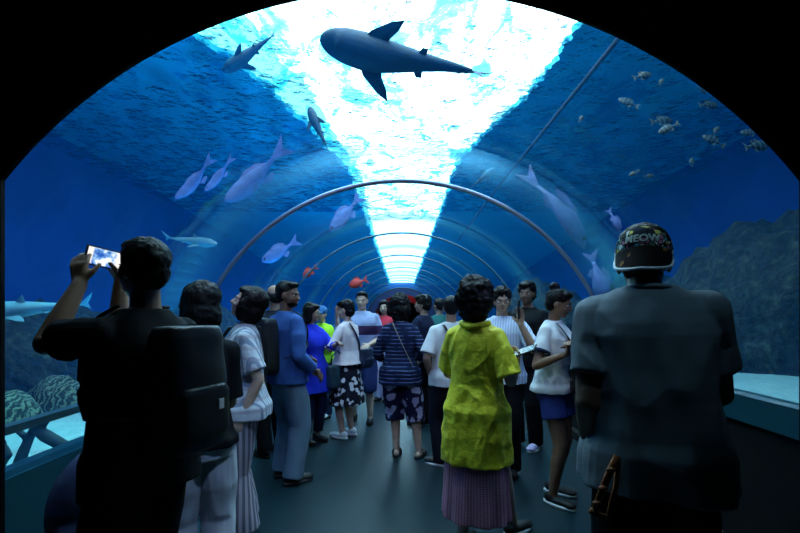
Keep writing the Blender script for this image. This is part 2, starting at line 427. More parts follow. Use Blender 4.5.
# the water itself
USE_VOL = True
if USE_VOL:
    m, nt, out = _nodes('sea_water'); b = NB(nt)
    sc_ = b.n('ShaderNodeVolumeScatter'); sc_.inputs['Color'].default_value = (.005, .36, 1.0, 1); sc_.inputs['Density'].default_value = .014; sc_.inputs['Anisotropy'].default_value = .3
    ab = b.n('ShaderNodeVolumeAbsorption'); ab.inputs['Color'].default_value = (.25, .66, .88, 1); ab.inputs['Density'].default_value = .10
    ad = b.n('ShaderNodeAddShader'); b.l(sc_.outputs[0], ad.inputs[0]); b.l(ab.outputs[0], ad.inputs[1]); b.l(ad.outputs[0], out.inputs['Volume'])
    bm = bmesh.new()
    arch = arc_pts(R0+.1, ZL, ZR, 48)
    prism(bm, [(-XT+.01, -.05), (-XT+.01, SURF), (XT-.01, SURF), (XT-.01, -.05), (xr+.18, -.05), (xr+.18, ZR)]+arch[::-1]+[(-xl-.18, ZL), (-xl-.18, -.05)], Y0+.06, YT-.02)
    tag(obj('sea_water', bm, m, smooth=False), 'clear blue sea water filling the tank around the tunnel', 'water', kind='stuff')

# added fill spots, not real fixtures: lavender pair at the portal, two in the lobby
def spot(name, loc, tgt, energy, col, ang, blend=.6, size=.06):
    l = lamp('SPOT', name, loc, energy, col, size); l.data.spot_size = math.radians(ang); l.data.spot_blend = blend
    l.rotation_euler = (Vector(tgt)-Vector(loc)).to_track_quat('-Z', 'Y').to_euler(); return l
spot('portal_spotlight_lamp', (-.75, 1.95, 2.42), (-.3, 5.5, .9), 21, (.50, .55, 1.0), 75)
spot('portal_spotlight_lamp', (.75, 1.95, 2.42), (.5, 5.0, .9), 21, (.50, .55, 1.0), 75)
spot('lobby_spotlight_lamp', (.1, 1.1, 2.95), (-.85, 2.6, .5), 75, (.38, .6, 1.0), 34)  # added fill to lift the white trousers and striped blouse
spot('lobby_spotlight_lamp', (.8, .8, 3.0), (.85, 1.45, 1.75), 14, (.36, .74, 1.0), 26)  # added narrow fill on the cap and shoulders

# added unseen fill: uplights brighten the tank roof, a spot the left sand
for sx in (-1, 1):
    l = lamp('AREA', 'tank_uplight_lamp', (sx*2.32, 11, .32), 250 if sx < 0 else 130, (.02, .46, 1.0), 17)
    l.data.shape = 'RECTANGLE'; l.data.size = .12; l.data.size_y = 17; l.data.spread = math.radians(90)
    l.rotation_euler = (0, math.radians(180+sx*4), 0)
spot('tank_spotlight_lamp', (-2.9, 4.6, 4.9), (-3.6, 4.1, .2), 520, (.12, .95, 1.0), 34, .7, .1)
# ================================================================= reef, rocks, fish
def reef_fn(b, vec, col):
    n = b.noise(vec, 4, 8, .65); v = b.voro(vec, 9)
    c = b.ramp(b.math('ADD', b.math('MULTIPLY', n, .75), b.math('MULTIPLY', v, .35)), [(.3, (.001, .002, .002)), (.5, (.005, .009, .005)), (.62, (.016, .020, .008)), (.75, (.05, .06, .03))])
    return c
reef_mat = pbr('reef_rock', (.05, .08, .06), .9, fn=reef_fn, bump=(7, .9, .12))
def rock(name, c, r, seedv, label, cat='rock', group=None, sub=5, amp=.45, sc=.8, mat=reef_mat, floor=None):
    bm = bmesh.new(); bmesh.ops.create_icosphere(bm, subdivisions=sub, radius=1)
    for v in bm.verts:
        p = v.co.copy(); q = p*1.3+Vector((seedv, 0, seedv*.7))
        d = 1+amp*fbm(q*sc, 1.2, 4)+amp*.35*abs(noise.noise(q*5))+amp*.12*noise.noise(q*13)
        v.co = Vector((p.x*r[0], p.y*r[1], p.z*r[2]))*d
        if floor is not None and v.co.z < floor: v.co.z = floor
    o = obj(name, bm, mat); o.location = c
    return tag(o, label, cat, group)
rock('reef_rock', (6.95, 7.4, .5), (1.7, 2.6, 2.8), 3.1, 'huge dark rocky reef slope beyond the glass right of the man in the cap', floor=-.15, amp=.42)
rock('reef_rock', (5.6, 10.6, .5), (1.25, 1.6, 1.75), 8.4, 'dark reef boulder behind the capped man, left of the huge reef slope', floor=-.15)
rock('reef_rock', (4.6, 14.5, .5), (1.3, 2.4, 1.7), 5.2, 'low dark reef mound behind the woman with the hair bun', floor=-.15)
rock('reef_rock', (3.75, 11.0, .4), (.95, 1.5, 1.35), 7.7, 'narrow dark reef hump behind the tall person in black', floor=-.15)
rock('reef_rock', (-6.1, 7.6, .2), (1.1, 1.8, 1.15), 2.3, 'dark rock behind the two round coral heads on the left', floor=-.15)
rock('reef_rock', (-5.6, 11.6, .2), (1.2, 2.4, 1.25), 6.6, 'low dark rock mound beyond the left glass behind the phone man', floor=-.15)
def coral_fn(b, vec, col):
    w = b.wave(vec, 7, 9, 3, 'X', 1.6)
    return b.ramp(w, [(.2, (.01, .02, .015)), (.6, (.06, .09, .05)), (.9, (.16, .20, .12))])
coral_mat = pbr('brain_coral', (.1, .2, .12), .9, fn=coral_fn, bump=(22, 1, .03))
rock('brain_coral', (-4.32, 5.65, .22), (.33, .36, .40), 1.3, 'round ridged coral head touching the frame behind the phone man, farther of the pair', 'coral', 'round coral heads on the left', 4, .16, 1.5, coral_mat, -.1)
rock('brain_coral', (-4.22, 4.82, .22), (.28, .33, .36), 4.1, 'round ridged coral head at the left edge of the photo above the rail', 'coral', 'round coral heads on the left', 4, .18, 1.5, coral_mat, -.1)
# branching driftwood on the bright sand under the left rail
wood_mat = pbr('dark_coral_branch', (.02, .05, .05), .9, bump=(20, .6, .02))
bm = bmesh.new()
b0 = P(14, 478, 3.5); b1 = P(34, 428, 3.5)
tube(bm, [b0, P(24, 450, 3.5), b1], [.05, .04, .03], 8)
tube(bm, [b1, P(46, 436, 3.5), P(64, 446, 3.45), P(92, 456, 3.4)], [.035, .05, .045, .035], 8)
tube(bm, [P(38, 432, 3.5), P(50, 417, 3.5), P(58, 404, 3.55)], [.03, .02, .008], 8)
tube(bm, [P(35, 430, 3.5), P(31, 419, 3.5), P(29, 411, 3.5)], [.028, .016, .01], 8)
tube(bm, [P(35, 430, 3.5), P(40, 416, 3.45), P(40, 408, 3.45)], [.026, .016, .01], 8)
tube(bm, [P(30, 440, 3.5), P(14, 428, 3.5), P(2, 424, 3.5)], [.03, .02, .012], 8)
tube(bm, [P(-4, 472, 3.5), P(8, 455, 3.5), P(3, 436, 3.5)], [.04, .035, .012], 8)
o = fuse('coral_branch', bm, .012, wood_mat); tag(o, 'dark branching coral limb on bright sand under the left rail', 'coral')

def prof(T, t):
    for (a, x), (b_, y) in zip(T, T[1:]):
        if t <= b_:
            u = (t-a)/(b_-a); u = u*u*(3-2*u) if False else u
            return x+(y-x)*u
    return T[-1][1]
def fin_bm(bm, pts, th):
    "a fin plate with thickness: outline points, thin axis given by normal, tapering to the edge"
    pts = [Vector(p) for p in pts]; c = sum(pts, Vector())/len(pts)
    n = (pts[1]-pts[0]).cross(pts[2]-pts[0]).normalized()
    top = [bm.verts.new(p+n*th*.25) for p in pts]; bot = [bm.verts.new(p-n*th*.25) for p in pts]
    ct = bm.verts.new(c+n*th); cb = bm.verts.new(c-n*th); k = len(pts)
    for i in range(k):
        j = (i+1) % k
        bm.faces.new((top[i], top[j], ct)); bm.faces.new((bot[j], bot[i], cb)); bm.faces.new((top[j], top[i], bot[i], bot[j]))
def shark_fn(b, vec, col):
    sp = b.n('ShaderNodeSeparateXYZ'); b.l(vec, sp.inputs[0])
    n = b.noise(vec, 5, 4)
    z = b.math('ADD', sp.outputs[2], b.math('MULTIPLY', n, .05))
    return b.mix(b.ramp(z, [(.48, (0, 0, 0)), (.52, (1, 1, 1))]), tuple(min(1, c*2.2) for c in col), col)
def orient(xdir, up):
    x = Vector(xdir).normalized(); z = Vector(up); z = (z-x*z.dot(x)).normalized(); y = z.cross(x)
    return Matrix((x, y, z)).transposed()
def shark(loc, L, xdir, up, label, mat, bend=.0, name='shark', group='sharks swimming over the tunnel'):
    root = empty(name, (0, 0, 0), 0, label, 'shark', group)
    root.location = loc; root.rotation_euler = orient(xdir, up).to_euler()
    W = [(0, .02), (.03, .058), (.08, .084), (.16, .104), (.28, .113), (.4, .105), (.52, .083), (.65, .060), (.78, .040), (.88, .028), (.95, .020), (1, .008)]
    def bendy(t): return bend*math.sin((t-.25)*2.6)*max(0, t-.2)
    bm = bmesh.new(); rings = []
    for i in range(41):
        t = i/40; wv = prof(W, t)*L; hv = wv*(.62 if t < .12 else .85)
        cx = -t*L+.4*L; cyy = bendy(t)*L
        rings.append([Vector((cx, cyy+wv*math.cos(a)*.98, hv*math.sin(a)+(.0 if t > .1 else -.004*L))) for a in [2*PI*k/20 for k in range(20)]])
    loft(bm, rings)
    body = fuse('body', bm, max(.012, L*.011), mat, root, 3)
    def X(t): return -t*L+.4*L
    def Yb(t): return bendy(t)*L
    for s in (-1, 1):
        bm = bmesh.new()
        fin_bm(bm, [(X(.26), Yb(.26)+s*.06*L, -.02*L), (X(.31), s*.13*L, -.03*L), (X(.42), s*.205*L, -.04*L), (X(.50), s*.235*L, -.045*L), (X(.475), s*.17*L, -.035*L), (X(.43), s*.11*L, -.025*L), (X(.41), s*.055*L, -.02*L)], .010*L)
        obj('pectoral_fin', bm, mat, root, False)
        bm = bmesh.new()
        fin_bm(bm, [(X(.60), Yb(.6)+s*.035*L, -.02*L), (X(.64), Yb(.64)+s*.085*L, -.03*L), (X(.675), Yb(.67)+s*.085*L, -.03*L), (X(.67), Yb(.67)+s*.03*L, -.02*L)], .007*L)
        obj('pelvic_fin', bm, mat, root, False)
    bm = bmesh.new()
    fin_bm(bm, [(X(.36), Yb(.36), .06*L), (X(.42), Yb(.42), .12*L), (X(.47), Yb(.47), .165*L), (X(.47), Yb(.47), .10*L), (X(.49), Yb(.49), .05*L)], .010*L); obj('dorsal_fin', bm, mat, root, False)
    bm = bmesh.new()
    fin_bm(bm, [(X(.93), Yb(.93), .0), (X(1.0), Yb(1.0), .05*L), (X(1.1), Yb(1.1), .135*L), (X(1.075), Yb(1.07), .075*L), (X(1.03), Yb(1.03), .012*L), (X(1.045), Yb(1.04), -.06*L), (X(.98), Yb(.98), -.02*L)], .008*L); obj('tail_fin', bm, mat, root, False)
    return root
grey = pbr('shark_skin', (.002, .05, .10), .55, var=.15)
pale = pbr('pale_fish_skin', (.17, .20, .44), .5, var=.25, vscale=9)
palesh = pbr('pale_shark_skin', (.16, .30, .36), .5, var=.25, vscale=5)
# big shark above the tunnel: snout at (318,35), tail at (480,88)
D = 4.6
A, B = P(320, 38, D), P(478, 87, D+.1)
xd = (A-B); Lb = xd.length/1.04
view = (P(400, 55, D)-Vector((0, 0, H))).normalized()
shark(A+(B-A)*.385, Lb, xd, view+Vector((0, -.0, .25)), 'large dark shark gliding over the middle of the bright skylight', grey, .10)
A, B = P(222, 72, 6.0), P(275, 38, 6.0)
shark(A+(B-A)*.4, (A-B).length/1.04, (A-B), view+Vector((-.9, 0, .5)), 'dark shark silhouette at the upper left edge of the skylight', grey, .06)
A, B = P(309, 106, 6.4), P(325, 150, 6.4)
shark(A+(B-A)*.4, (A-B).length/1.04, (A-B), view, 'small dark shark seen from below, left of the large shark, pointing up', grey, .08)
A, B = P(496, 168, 7.0), P(470, 186, 7.0)
shark(A+(B-A)*.4, (A-B).length/1.04, (A-B), view+Vector((.9, 0, .3)), 'small faint shark right of the top of the nearest steel hoop', grey, .08)
A, B = P(-30, 314, 4.0), P(88, 303, 4.3)
shark(A+(B-A)*.4, (A-B).length/1.04, (A-B), Vector((0, -.5, 1)), 'pale shark low beyond the left glass beside the phone man', palesh, .03, group='sharks low beyond the left glass')
A, B = P(218, 244, 5.6), P(166, 238, 5.6)
shark(A+(B-A)*.4, (A-B).length/1.04, (A-B), Vector((0, -.5, 1)), 'small pale shark above the hair of the woman in black', palesh, .03, group='sharks low beyond the left glass')

def fish(loc, L, xdir, up, mat, name='fish', label=None, cat='fish', group=None, tall=.42, parts=True, tail=.24, bend=0):
    root = empty(name, (0, 0, 0), 0, label, cat, group); root.location = loc; root.rotation_euler = orient(xdir, up).to_euler()
    bm = bmesh.new(); rings = []
    Wp = [(0, .02), (.06, .2), (.16, .36), (.3, .48), (.45, .5), (.6, .42), (.75, .26), (.88, .13), (1, .10)]
    def Y(t): return bend*L*(t-.4)**2
    for i in range(17):
        t = i/16; h = prof(Wp, t)*tall*L; wd = h*.42
        rings.append([Vector((L*(.5-t*.78), Y(t)+wd*math.cos(a), h*math.sin(a))) for a in [2*PI*k/14 for k in range(14)]])
    loft(bm, rings); obj('body', bm, mat, root)
    h = tall*L; yt = Y(1); x0 = -.27*L
    bm = bmesh.new(); fin_bm(bm, [(x0+.02*L, yt, .05*h), (x0-.12*L, yt*1.2, .30*h), (x0-tail*L, yt*1.4, .52*h), (x0-tail*.62*L, yt*1.3, 0), (x0-tail*L, yt*1.4, -.52*h), (x0-.12*L, yt*1.2, -.30*h), (x0+.02*L, yt, -.05*h)], .012*L); obj('tail_fin', bm, mat, root, False)
    bm = bmesh.new(); fin_bm(bm, [(L*.25, 0, .40*h), (L*.12, 0, .66*h), (-L*.05, 0, .62*h), (-L*.16, 0, .34*h), (-L*.1, 0, .2*h), (L*.2, 0, .3*h)], .012*L); obj('dorsal_fin', bm, mat, root, False)
    bm = bmesh.new(); fin_bm(bm, [(L*.0, 0, -.44*h), (-L*.06, 0, -.64*h), (-L*.16, 0, -.42*h), (-L*.16, 0, -.24*h), (0, 0, -.3*h)], .012*L); obj('anal_fin', bm, mat, root, False)
    if parts:
        for s in (-1, 1):
            bm = bmesh.new(); ell(bm, (L*.40, s*.085*tall/.42*L, .06*h), (.022*L, .01*L, .022*L), 10, 6); obj('eye', bm, pbr('fish_eye', (.01, .01, .01), .2), root)
    return root
def stripe_fn(b, vec, col):
    w = b.wave(vec, 2.1, .6, 1, 'X')
    return b.ramp(w, [(.40, (.012, .018, .03)), (.55, (.45, .62, .50))], 'LINEAR')
def stripe_mat(L):
    nm = 'striped_fish_%d' % int(L*1000)
    def f(b, vec, col):
        w = b.wave(vec, 1.9/L, .6, 1, 'X')
        return b.ramp(w, [(.42, (.001, .002, .004)), (.62, (.06, .10, .08))])
    return pbr(nm, (.3, .4, .3), .5, fn=f)
SF = [(642, 76, 20, 18, 'uppermost striped fish of the school at the upper right'),
      (661, 82, 9, 55, 'tiny striped fish right of the uppermost fish of the school'),
      (629, 103, 19, -30, 'striped fish below left of the uppermost one, a fin raised'),
      (581, 119, 8, 60, 'tiny lone dark fish farthest left in the upper right school'),
      (661, 121, 23, 10, 'dark striped fish in the middle of the upper right school'),
      (669, 128, 18, 25, 'pale striped fish overlapping the middle one from below'),
      (708, 105, 20, 5, 'striped fish under the black arch, right of the middle pair'),
      (702, 90, 14, -20, 'striped fish half hidden behind the black arch, highest on the right'),
      (714, 141, 20, -35, 'dark tilted striped fish right of the middle pair'),
      (716, 131, 12, 50, 'tiny striped fish just above the dark tilted one'),
      (756, 146, 28, 8, 'largest dark striped fish, farthest right in the school'),
      (751, 133, 16, -10, 'striped fish just above the farthest right one'),
      (692, 162, 9, 80, 'tiny blurred fish low in the school, right of centre'),
      (649, 176, 10, 10, 'pale tiny fish at the bottom of the school'),
      (634, 173, 9, 30, 'tiny dark fish at the bottom left of the school')]
for i, (u, v, s, ang, lab) in enumerate(SF):
    D = 4.2+.25*((i*7) % 5); Lf = s*D/F*1.2; a = math.radians(ang); sg = -1 if i % 3 == 2 else 1
    fish(P(u, v, D), Lf, (sg*math.cos(a), .25, sg*math.sin(a)), (-.2, .35, 1), stripe_mat(round(Lf, 2)), 'striped_fish', lab, 'fish', 'striped fish school at the upper right', .38)
def pf(u0, v0, u1, v1, D, tall, label, bend=0, mat=pale, name='pale_fish', up=(0, 0, 1)):  # solid fish shapes standing for reflections in the acrylic
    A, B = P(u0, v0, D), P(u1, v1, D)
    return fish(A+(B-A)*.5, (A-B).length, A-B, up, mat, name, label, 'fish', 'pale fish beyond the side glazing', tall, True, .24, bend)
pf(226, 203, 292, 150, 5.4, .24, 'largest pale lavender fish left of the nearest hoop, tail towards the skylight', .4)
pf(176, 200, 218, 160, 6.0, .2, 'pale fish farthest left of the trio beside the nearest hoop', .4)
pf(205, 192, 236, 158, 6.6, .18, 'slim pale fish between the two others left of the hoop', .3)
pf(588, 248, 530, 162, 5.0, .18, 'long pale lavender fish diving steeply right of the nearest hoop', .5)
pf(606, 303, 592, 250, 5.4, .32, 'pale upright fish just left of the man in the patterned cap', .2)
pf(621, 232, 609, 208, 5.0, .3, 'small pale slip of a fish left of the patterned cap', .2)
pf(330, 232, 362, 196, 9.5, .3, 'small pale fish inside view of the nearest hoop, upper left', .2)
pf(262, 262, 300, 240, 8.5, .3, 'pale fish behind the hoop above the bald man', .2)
red = pbr('red_fish_skin', (.65, .06, .05), .6)  # red of mirrored light, given to solid fish shapes
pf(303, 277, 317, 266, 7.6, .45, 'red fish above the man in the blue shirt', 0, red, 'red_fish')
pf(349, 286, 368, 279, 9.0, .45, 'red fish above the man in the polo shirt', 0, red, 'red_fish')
# pipe along the tank above the right glazing
bm = bmesh.new(); tube(bm, [(2.95, Y0+.1, 5.1), (2.85, 14, 5.1), (2.78, 22, 4.9)], .035, 10)
tag(obj('pipe', bm, pbr('pipe_grey', (.006, .02, .03), .8)), 'long dark pipe running through the water high on the right', 'pipe')
# ================================================================= people
def V(*a): return Vector(a)
def skin(name, c): return pbr(name, c, .5, var=.12, vscale=14)
SK_L = skin('skin_light', (.62, .40, .30)); SK_M = skin('skin_tan', (.42, .25, .17)); SK_D = skin('skin_brown', (.22, .115, .07))
def hair_fn(b, vec, col):
    w = b.noise(b.coord('Object', (60, 60, 7)), 2.2, 3)
    return b.mix(w, (.002, .002, .0025), (.010, .009, .010))
HAIR = pbr('black_hair', (.01, .01, .01), .6, spec=.25, fn=hair_fn, bump=(70, .9, .006))
EYEW = pbr('eye_white', (.75, .75, .75), .3); PUP = pbr('eye_dark', (.01, .008, .008), .15); BROW = pbr('brow_hair', (.012, .01, .01), .8)
RUB = pbr('black_rubber', (.012, .012, .014), .6); WRUB = pbr('white_rubber', (.75, .78, .8), .55)
def cloth(name, col, fn=None, rough=.85, b=(70, .25, .003), var=.08): return pbr(name, col, rough, fn=fn, bump=b, var=var, vscale=5, spec=.15)

def fold_fn(amp, seedv, fine=1.0):
    def f(p, n):
        q = Vector((p.x*6, p.y*6, p.z*3.2))*fine+Vector((seedv, 0, 0))
        q2 = q+Vector((noise.noise(q*.8), noise.noise(q*.8+V(9, 0, 0)), noise.noise(q*.8+V(0, 9, 0))))*.9
        return amp*(1-2*abs(noise.noise(q2)))*.8-amp*.25+amp*.5*noise.noise(q*2.7)
    return f

def ring(cx, cy_, z, rx, ry, n=36, p=2.3, fn=None):
    out = []
    for k in range(n):
        a = 2*PI*k/n; c, s = math.cos(a), math.sin(a)
        x = math.copysign(abs(c)**(2/p), c)*rx; y = math.copysign(abs(s)**(2/p), s)*ry
        m = fn(a) if fn else 1
        out.append(Vector((cx+x*m, cy_+y*m, z)))
    return out

TORSO_M = [(.80, .150, .10, 0), (.90, .168, .115, -.005), (.98, .160, .11, 0), (1.08, .150, .105, .005), (1.20, .166, .115, .01), (1.31, .178, .112, .005), (1.385, .165, .085, -.005), (1.425, .115, .062, -.012), (1.45, .065, .052, -.012)]
TORSO_F = [(.80, .150, .105, 0), (.90, .165, .118, -.01), (.98, .148, .105, -.005), (1.08, .125, .092, .003), (1.20, .142, .112, .015), (1.31, .152, .098, .008), (1.375, .142, .075, -.005), (1.42, .095, .055, -.012), (1.45, .052, .045, -.012)]

def solve(a, c, l1, l2, hint):
    "middle joint between a and c"
    d = c-a; L = min(d.length, (l1+l2)*.999); dn = d.normalized()
    t = (l1*l1-l2*l2+L*L)/(2*L); h = math.sqrt(max(0, l1*l1-t*t))
    hv = hint-dn*hint.dot(dn)
    return a+dn*t+(hv.normalized()*h if hv.length > 1e-5 else Vector())

class Person:
    def __init__(s, name, loc, h, rz, label, sex='f', skinm=SK_L, head=(0, 0, 0), arms=None, feet=None, lean=(0, 0), build=1.0, voxel=.0085, hair='short', group=None, eyes=True, neck=0.0, hunch=0.0, hairmat=None, hands=None, widths=None):
        s.k = h/1.70; s.sex = sex; s.h = h; s.vox = voxel; s.build = build; s.hairmat = hairmat or HAIR
        s.root = empty('person', loc, rz, label, 'person', group)
        s.M = Matrix.Translation(loc) @ Matrix.Rotation(rz, 4, 'Z'); s.Mi = s.M.inverted(); s.skinm = skinm
        s.T = [(z, x*build, y*build, o) for z, x, y, o in (TORSO_M if sex == 'm' else TORSO_F)]
        s.lean = lean
        sh = (.166 if sex == 'm' else .143)*(.5+.5*build)
        s.seed = (len(label)*3.7) % 50
        s.sh = {}; s.el = {}; s.wr = {}; s.hd = {}
        arms = arms or {}
        for side, sx in (('l', -1), ('r', 1)):
            a = s.U(V(sx*sh, -.01, 1.36)); s.sh[side] = a
            spec = arms.get(side)
            if spec is None:
                wr = s.U(V(sx*(sh+.085*build), .03, .87)); hint = V(sx*.3, -1, 0)
            else:
                wr = spec[0] if not isinstance(spec[0], tuple) else V(*spec[0])
                if len(spec) > 2 and spec[2] == 'world': wr = (s.Mi @ wr)/s.k
                hint = V(*spec[1])
                if len(spec) > 2 and spec[2] == 'world': hint = s.Mi.to_3x3() @ hint
            if (wr-a).length > .525: wr = a+(wr-a).normalized()*.525
            s.wr[side] = wr; s.el[side] = solve(a, wr, .285, .245, hint)
            d = (wr-s.el[side]).normalized()
            hs = (hands or {}).get(side)
            if hs: s.hd[side] = (V(*hs[0]).normalized(), V(*hs[1]).normalized(), hs[2])
            else:
                pn = V(-sx, 0, 0) if spec is None else V(-sx*.6, .3, -.5)
                s.hd[side] = (d, (pn-d*pn.dot(d)).normalized(), .5)
        feet = feet or {}
        s.hip = {}; s.kn = {}; s.an = {}; s.fy = {}
        for side, sx in (('l', -1), ('r', 1)):
            f = feet.get(side, (sx*.10, 0, 0))
            s.hip[side] = V(sx*.088*build, 0, .88); s.an[side] = V(f[0], f[1], .085+(f[3] if len(f) > 3 else 0)); s.fy[side] = math.radians(f[2])
            s.kn[side] = solve(s.hip[side], s.an[side], .41, .40, V(math.sin(-s.fy[side])*1, 1, 0))
        # head frame
        yaw, pit, roll = [math.radians(x) for x in head]
        s.HM = Matrix.Rotation(yaw, 3, 'Z') @ Matrix.Rotation(pit, 3, 'X') @ Matrix.Rotation(roll, 3, 'Y')
        s.nb = s.U(V(0, -.015, 1.44)); s.hc = s.nb+V(0, .012+neck, .045-hunch)+s.HM@V(0, .01, .098)
        s.body(); s.hairdo(hair)
        if eyes: s.face()
    def U(s, p):
        "upper body lean: (sideways, forward) radians about the hips"
        if s.lean == (0, 0): return Vector(p)
        t = max(0, min(1, (p[2]-.9)/.25)); q = Vector(p)-V(0, 0, .9)
        R = Matrix.Rotation(s.lean[0]*t, 3, 'Y') @ Matrix.Rotation(-s.lean[1]*t, 3, 'X')
        return R@q+V(0, 0, .9)
    def scale(s, bm):
        for v in bm.verts: v.co *= s.k
    def fuse(s, name, bm, mat, vox=None, it=2, disp=None, parent=None):
        s.scale(bm)
        return fuse(name, bm, vox or s.vox, mat, parent or s.root, it, disp)
    def obj(s, name, bm, mat, parent=None, smooth=True):
        s.scale(bm); return obj(name, bm, mat, parent or s.root, smooth)
    def Hd(s, p): return s.hc+s.HM@Vector(p)
    def body(s):
        bm = bmesh.new(); b = s.build
        rs = [[s.U(p) for p in ring(0, o, z, x-.012, y-.012)] for z, x, y, o in s.T]
        loft(bm, rs)
        cone(bm, s.nb-V(0, 0, .03), s.hc+s.HM@V(0, -.02, -.035), .054*(.8+.2*b) if s.sex == 'm' else .047, .050 if s.sex == 'm' else .044)
        # head
        M = s.HM
        def E(c, r, sg=18, rg=12): ell(bm, s.Hd(c), r, sg, rg, M)
        cone(bm, s.nb-V(0, 0, .02), s.sh['l']+V(.03, 0, .01), .042, .036); cone(bm, s.nb-V(0, 0, .02), s.sh['r']+V(-.03, 0, .01), .042, .036)
        E((0, -.014, .028), (.074, .094, .088)); E((0, .026, -.02), (.062, .066, .080)); E((0, .05, -.078), (.034, .032, .026))
        E((0, .03, -.06), (.053, .05, .035)); E((0, .072, .024), (.050, .020, .012))
        for sx in (-1, 1):
            E((sx*.034, .062, -.028), (.022, .022, .020), 10, 8); E((sx*.074, -.004, -.006), (.010, .020, .031), 10, 8)
        cone(bm, s.Hd((0, .084, .012)), s.Hd((0, .103, -.022)), .007, .0115, 10)
        for sx in (-1, 1): ell(bm, s.Hd((sx*.011, .092, -.026)), .009, 8, 6)
        E((0, .083, -.050), (.022, .009, .0055), 10, 8); E((0, .080, -.060), (.019, .009, .0065), 10, 8)
        for side, sx in (('l', -1), ('r', 1)):
            a, e, w = s.sh[side], s.el[side], s.wr[side]; ar = (1 if s.sex == 'm' else .86)*(.6+.4*b)
            cone(bm, a, a.lerp(e, .45), .052*ar, .047*ar); cone(bm, a.lerp(e, .45), e, .049*ar, .040*ar)
            cone(bm, e, e.lerp(w, .35), .041*ar, .040*ar); cone(bm, e.lerp(w, .35), w, .040*ar, .026*ar)
            s.hand(bm, side, sx, w)
            h, kk, an = s.hip[side], s.kn[side], s.an[side]; lr = (.6+.4*b)
            cone(bm, h, h.lerp(kk, .5), .092*lr, .072*lr); cone(bm, h.lerp(kk, .5), kk, .072*lr, .055*lr)
            cone(bm, kk, kk.lerp(an, .35), .052*lr, .054*lr); cone(bm, kk.lerp(an, .35), an, .054*lr, .034)
            fd = V(-math.sin(s.fy[side]), math.cos(s.fy[side]), 0)
            cone(bm, an-V(0, 0, .045)-fd*.035, an-V(0, 0, .055)+fd*.09, .03, .026); cone(bm, an, an-V(0, 0, .05)+fd*.03, .032, .03)
            cone(bm, an-V(0, 0, .058)+fd*.08, an-V(0, 0, .066)+fd*.16, .026, .016)
        s.body_obj = s.fuse('body', bm, s.skinm, None, 2)
    def hand(s, bm, side, sx, w):
        d, n, curl = s.hd[side]; n = (n-d*n.dot(d)).normalized()
        t = (d.cross(n) if side == 'r' else n.cross(d)).normalized()     # thumb side
        for o in (-.022, 0, .022):
            cone(bm, w+d*.005+t*o*.6, w+d*.075+t*o, .016, .0135, 10)
        L = [.066, .076, .071, .056]; X = [.031, .011, -.010, -.030]
        for l, x in zip(L, X):
            p = w+d*(.082-abs(x)*.15)+t*x; dd = d; seg = [.45, .31, .24]
            for i, q in enumerate(seg):
                ang = curl*(.55+.3*i); R = Matrix.Rotation(ang, 3, d.cross(n)); dd = R@dd
                p2 = p+dd*l*q*1.12; cone(bm, p, p2, .0092-.0008*i, .0086-.0008*i, 9); p = p2
        th = (t*.75+d*.65+n*.25).normalized(); p = w+d*.02+t*.02
        p2 = p+th*.038; cone(bm, p, p2, .014, .0115, 9); th2 = (th+d*.5+n*.35*max(.3, curl)).normalized()
        cone(bm, p2, p2+th2*.034, .0105, .0088, 9)
    def face(s):
        for sx in (-1, 1):
            bm = bmesh.new(); ell(bm, s.Hd((sx*.031, .0715, .004)), (.014, .010, .0075), 12, 8, s.HM)
            e = s.obj('eye', bm, EYEW)
            bm = bmesh.new(); ell(bm, s.Hd((sx*.031, .0785, .004)), (.006, .0045, .0062), 10, 8, s.HM); s.obj('pupil', bm, PUP, e)
            bm = bmesh.new(); ell(bm, s.Hd((sx*.032, .083, .026)), (.018, .006, .0035), 10, 6, s.HM); s.obj('eyebrow', bm, BROW)
        bm = bmesh.new(); ell(bm, s.Hd((0, .0885, -.055)), (.019, .0045, .0045), 12, 6, s.HM)
        s.obj('mouth', bm, pbr('lip', (.30, .10, .09), .4))
    def hairdo(s, kind):
        if kind in (None, 'none'): return
        bm = bmesh.new(); M = s.HM
        def E(c, r): ell(bm, s.Hd(c), r, 20, 12, M)
        amp = .004
        if kind == 'short':
            E((0, -.028, .046), (.082, .094, .082)); E((0, -.05, .0), (.072, .066, .07)); E((0, .03, .094), (.062, .055, .028))
        elif kind == 'tousled':
            E((0, -.026, .048), (.088, .098, .090)); E((0, -.052, .0), (.078, .070, .085)); E((0, .035, .092), (.066, .06, .032)); amp = .010
        elif kind == 'bob':
            E((0, -.03, .04), (.094, .098, .092)); E((0, -.05, -.035), (.092, .070, .095)); E((0, .035, .082), (.070, .055, .035))
            for sx in (-1, 1): E((sx*.076, -.005, -.03), (.022, .050, .085))
            amp = .006
        elif kind == 'puffy':
            E((0, -.028, .046), (.112, .110, .106)); E((0, -.05, -.01), (.116, .088, .10)); E((0, -.045, -.08), (.092, .068, .065)); E((0, .03, .088), (.072, .06, .035))
            for sx in (-1, 1): E((sx*.085, -.01, -.005), (.025, .055, .07))
            amp = .012
        elif kind == 'long':
            E((0, -.028, .043), (.090, .098, .088)); E((0, -.06, -.06), (.088, .055, .13)); E((0, -.07, -.16), (.075, .04, .10)); E((0, .03, .088), (.066, .055, .03))
            for sx in (-1, 1): E((sx*.074, -.015, -.04), (.020, .045, .09))
            amp = .006
        elif kind == 'bun':
            E((0, -.022, .042), (.081, .094, .084)); E((0, -.05, .0), (.072, .062, .07)); E((0, .04, .085), (.06, .05, .028)); E((0, -.065, .128), (.042, .042, .036)); E((0, -.055, .10), (.03, .03, .03)); amp = .004
        elif kind == 'balding':
            E((0, -.055, -.01), (.080, .060, .055))
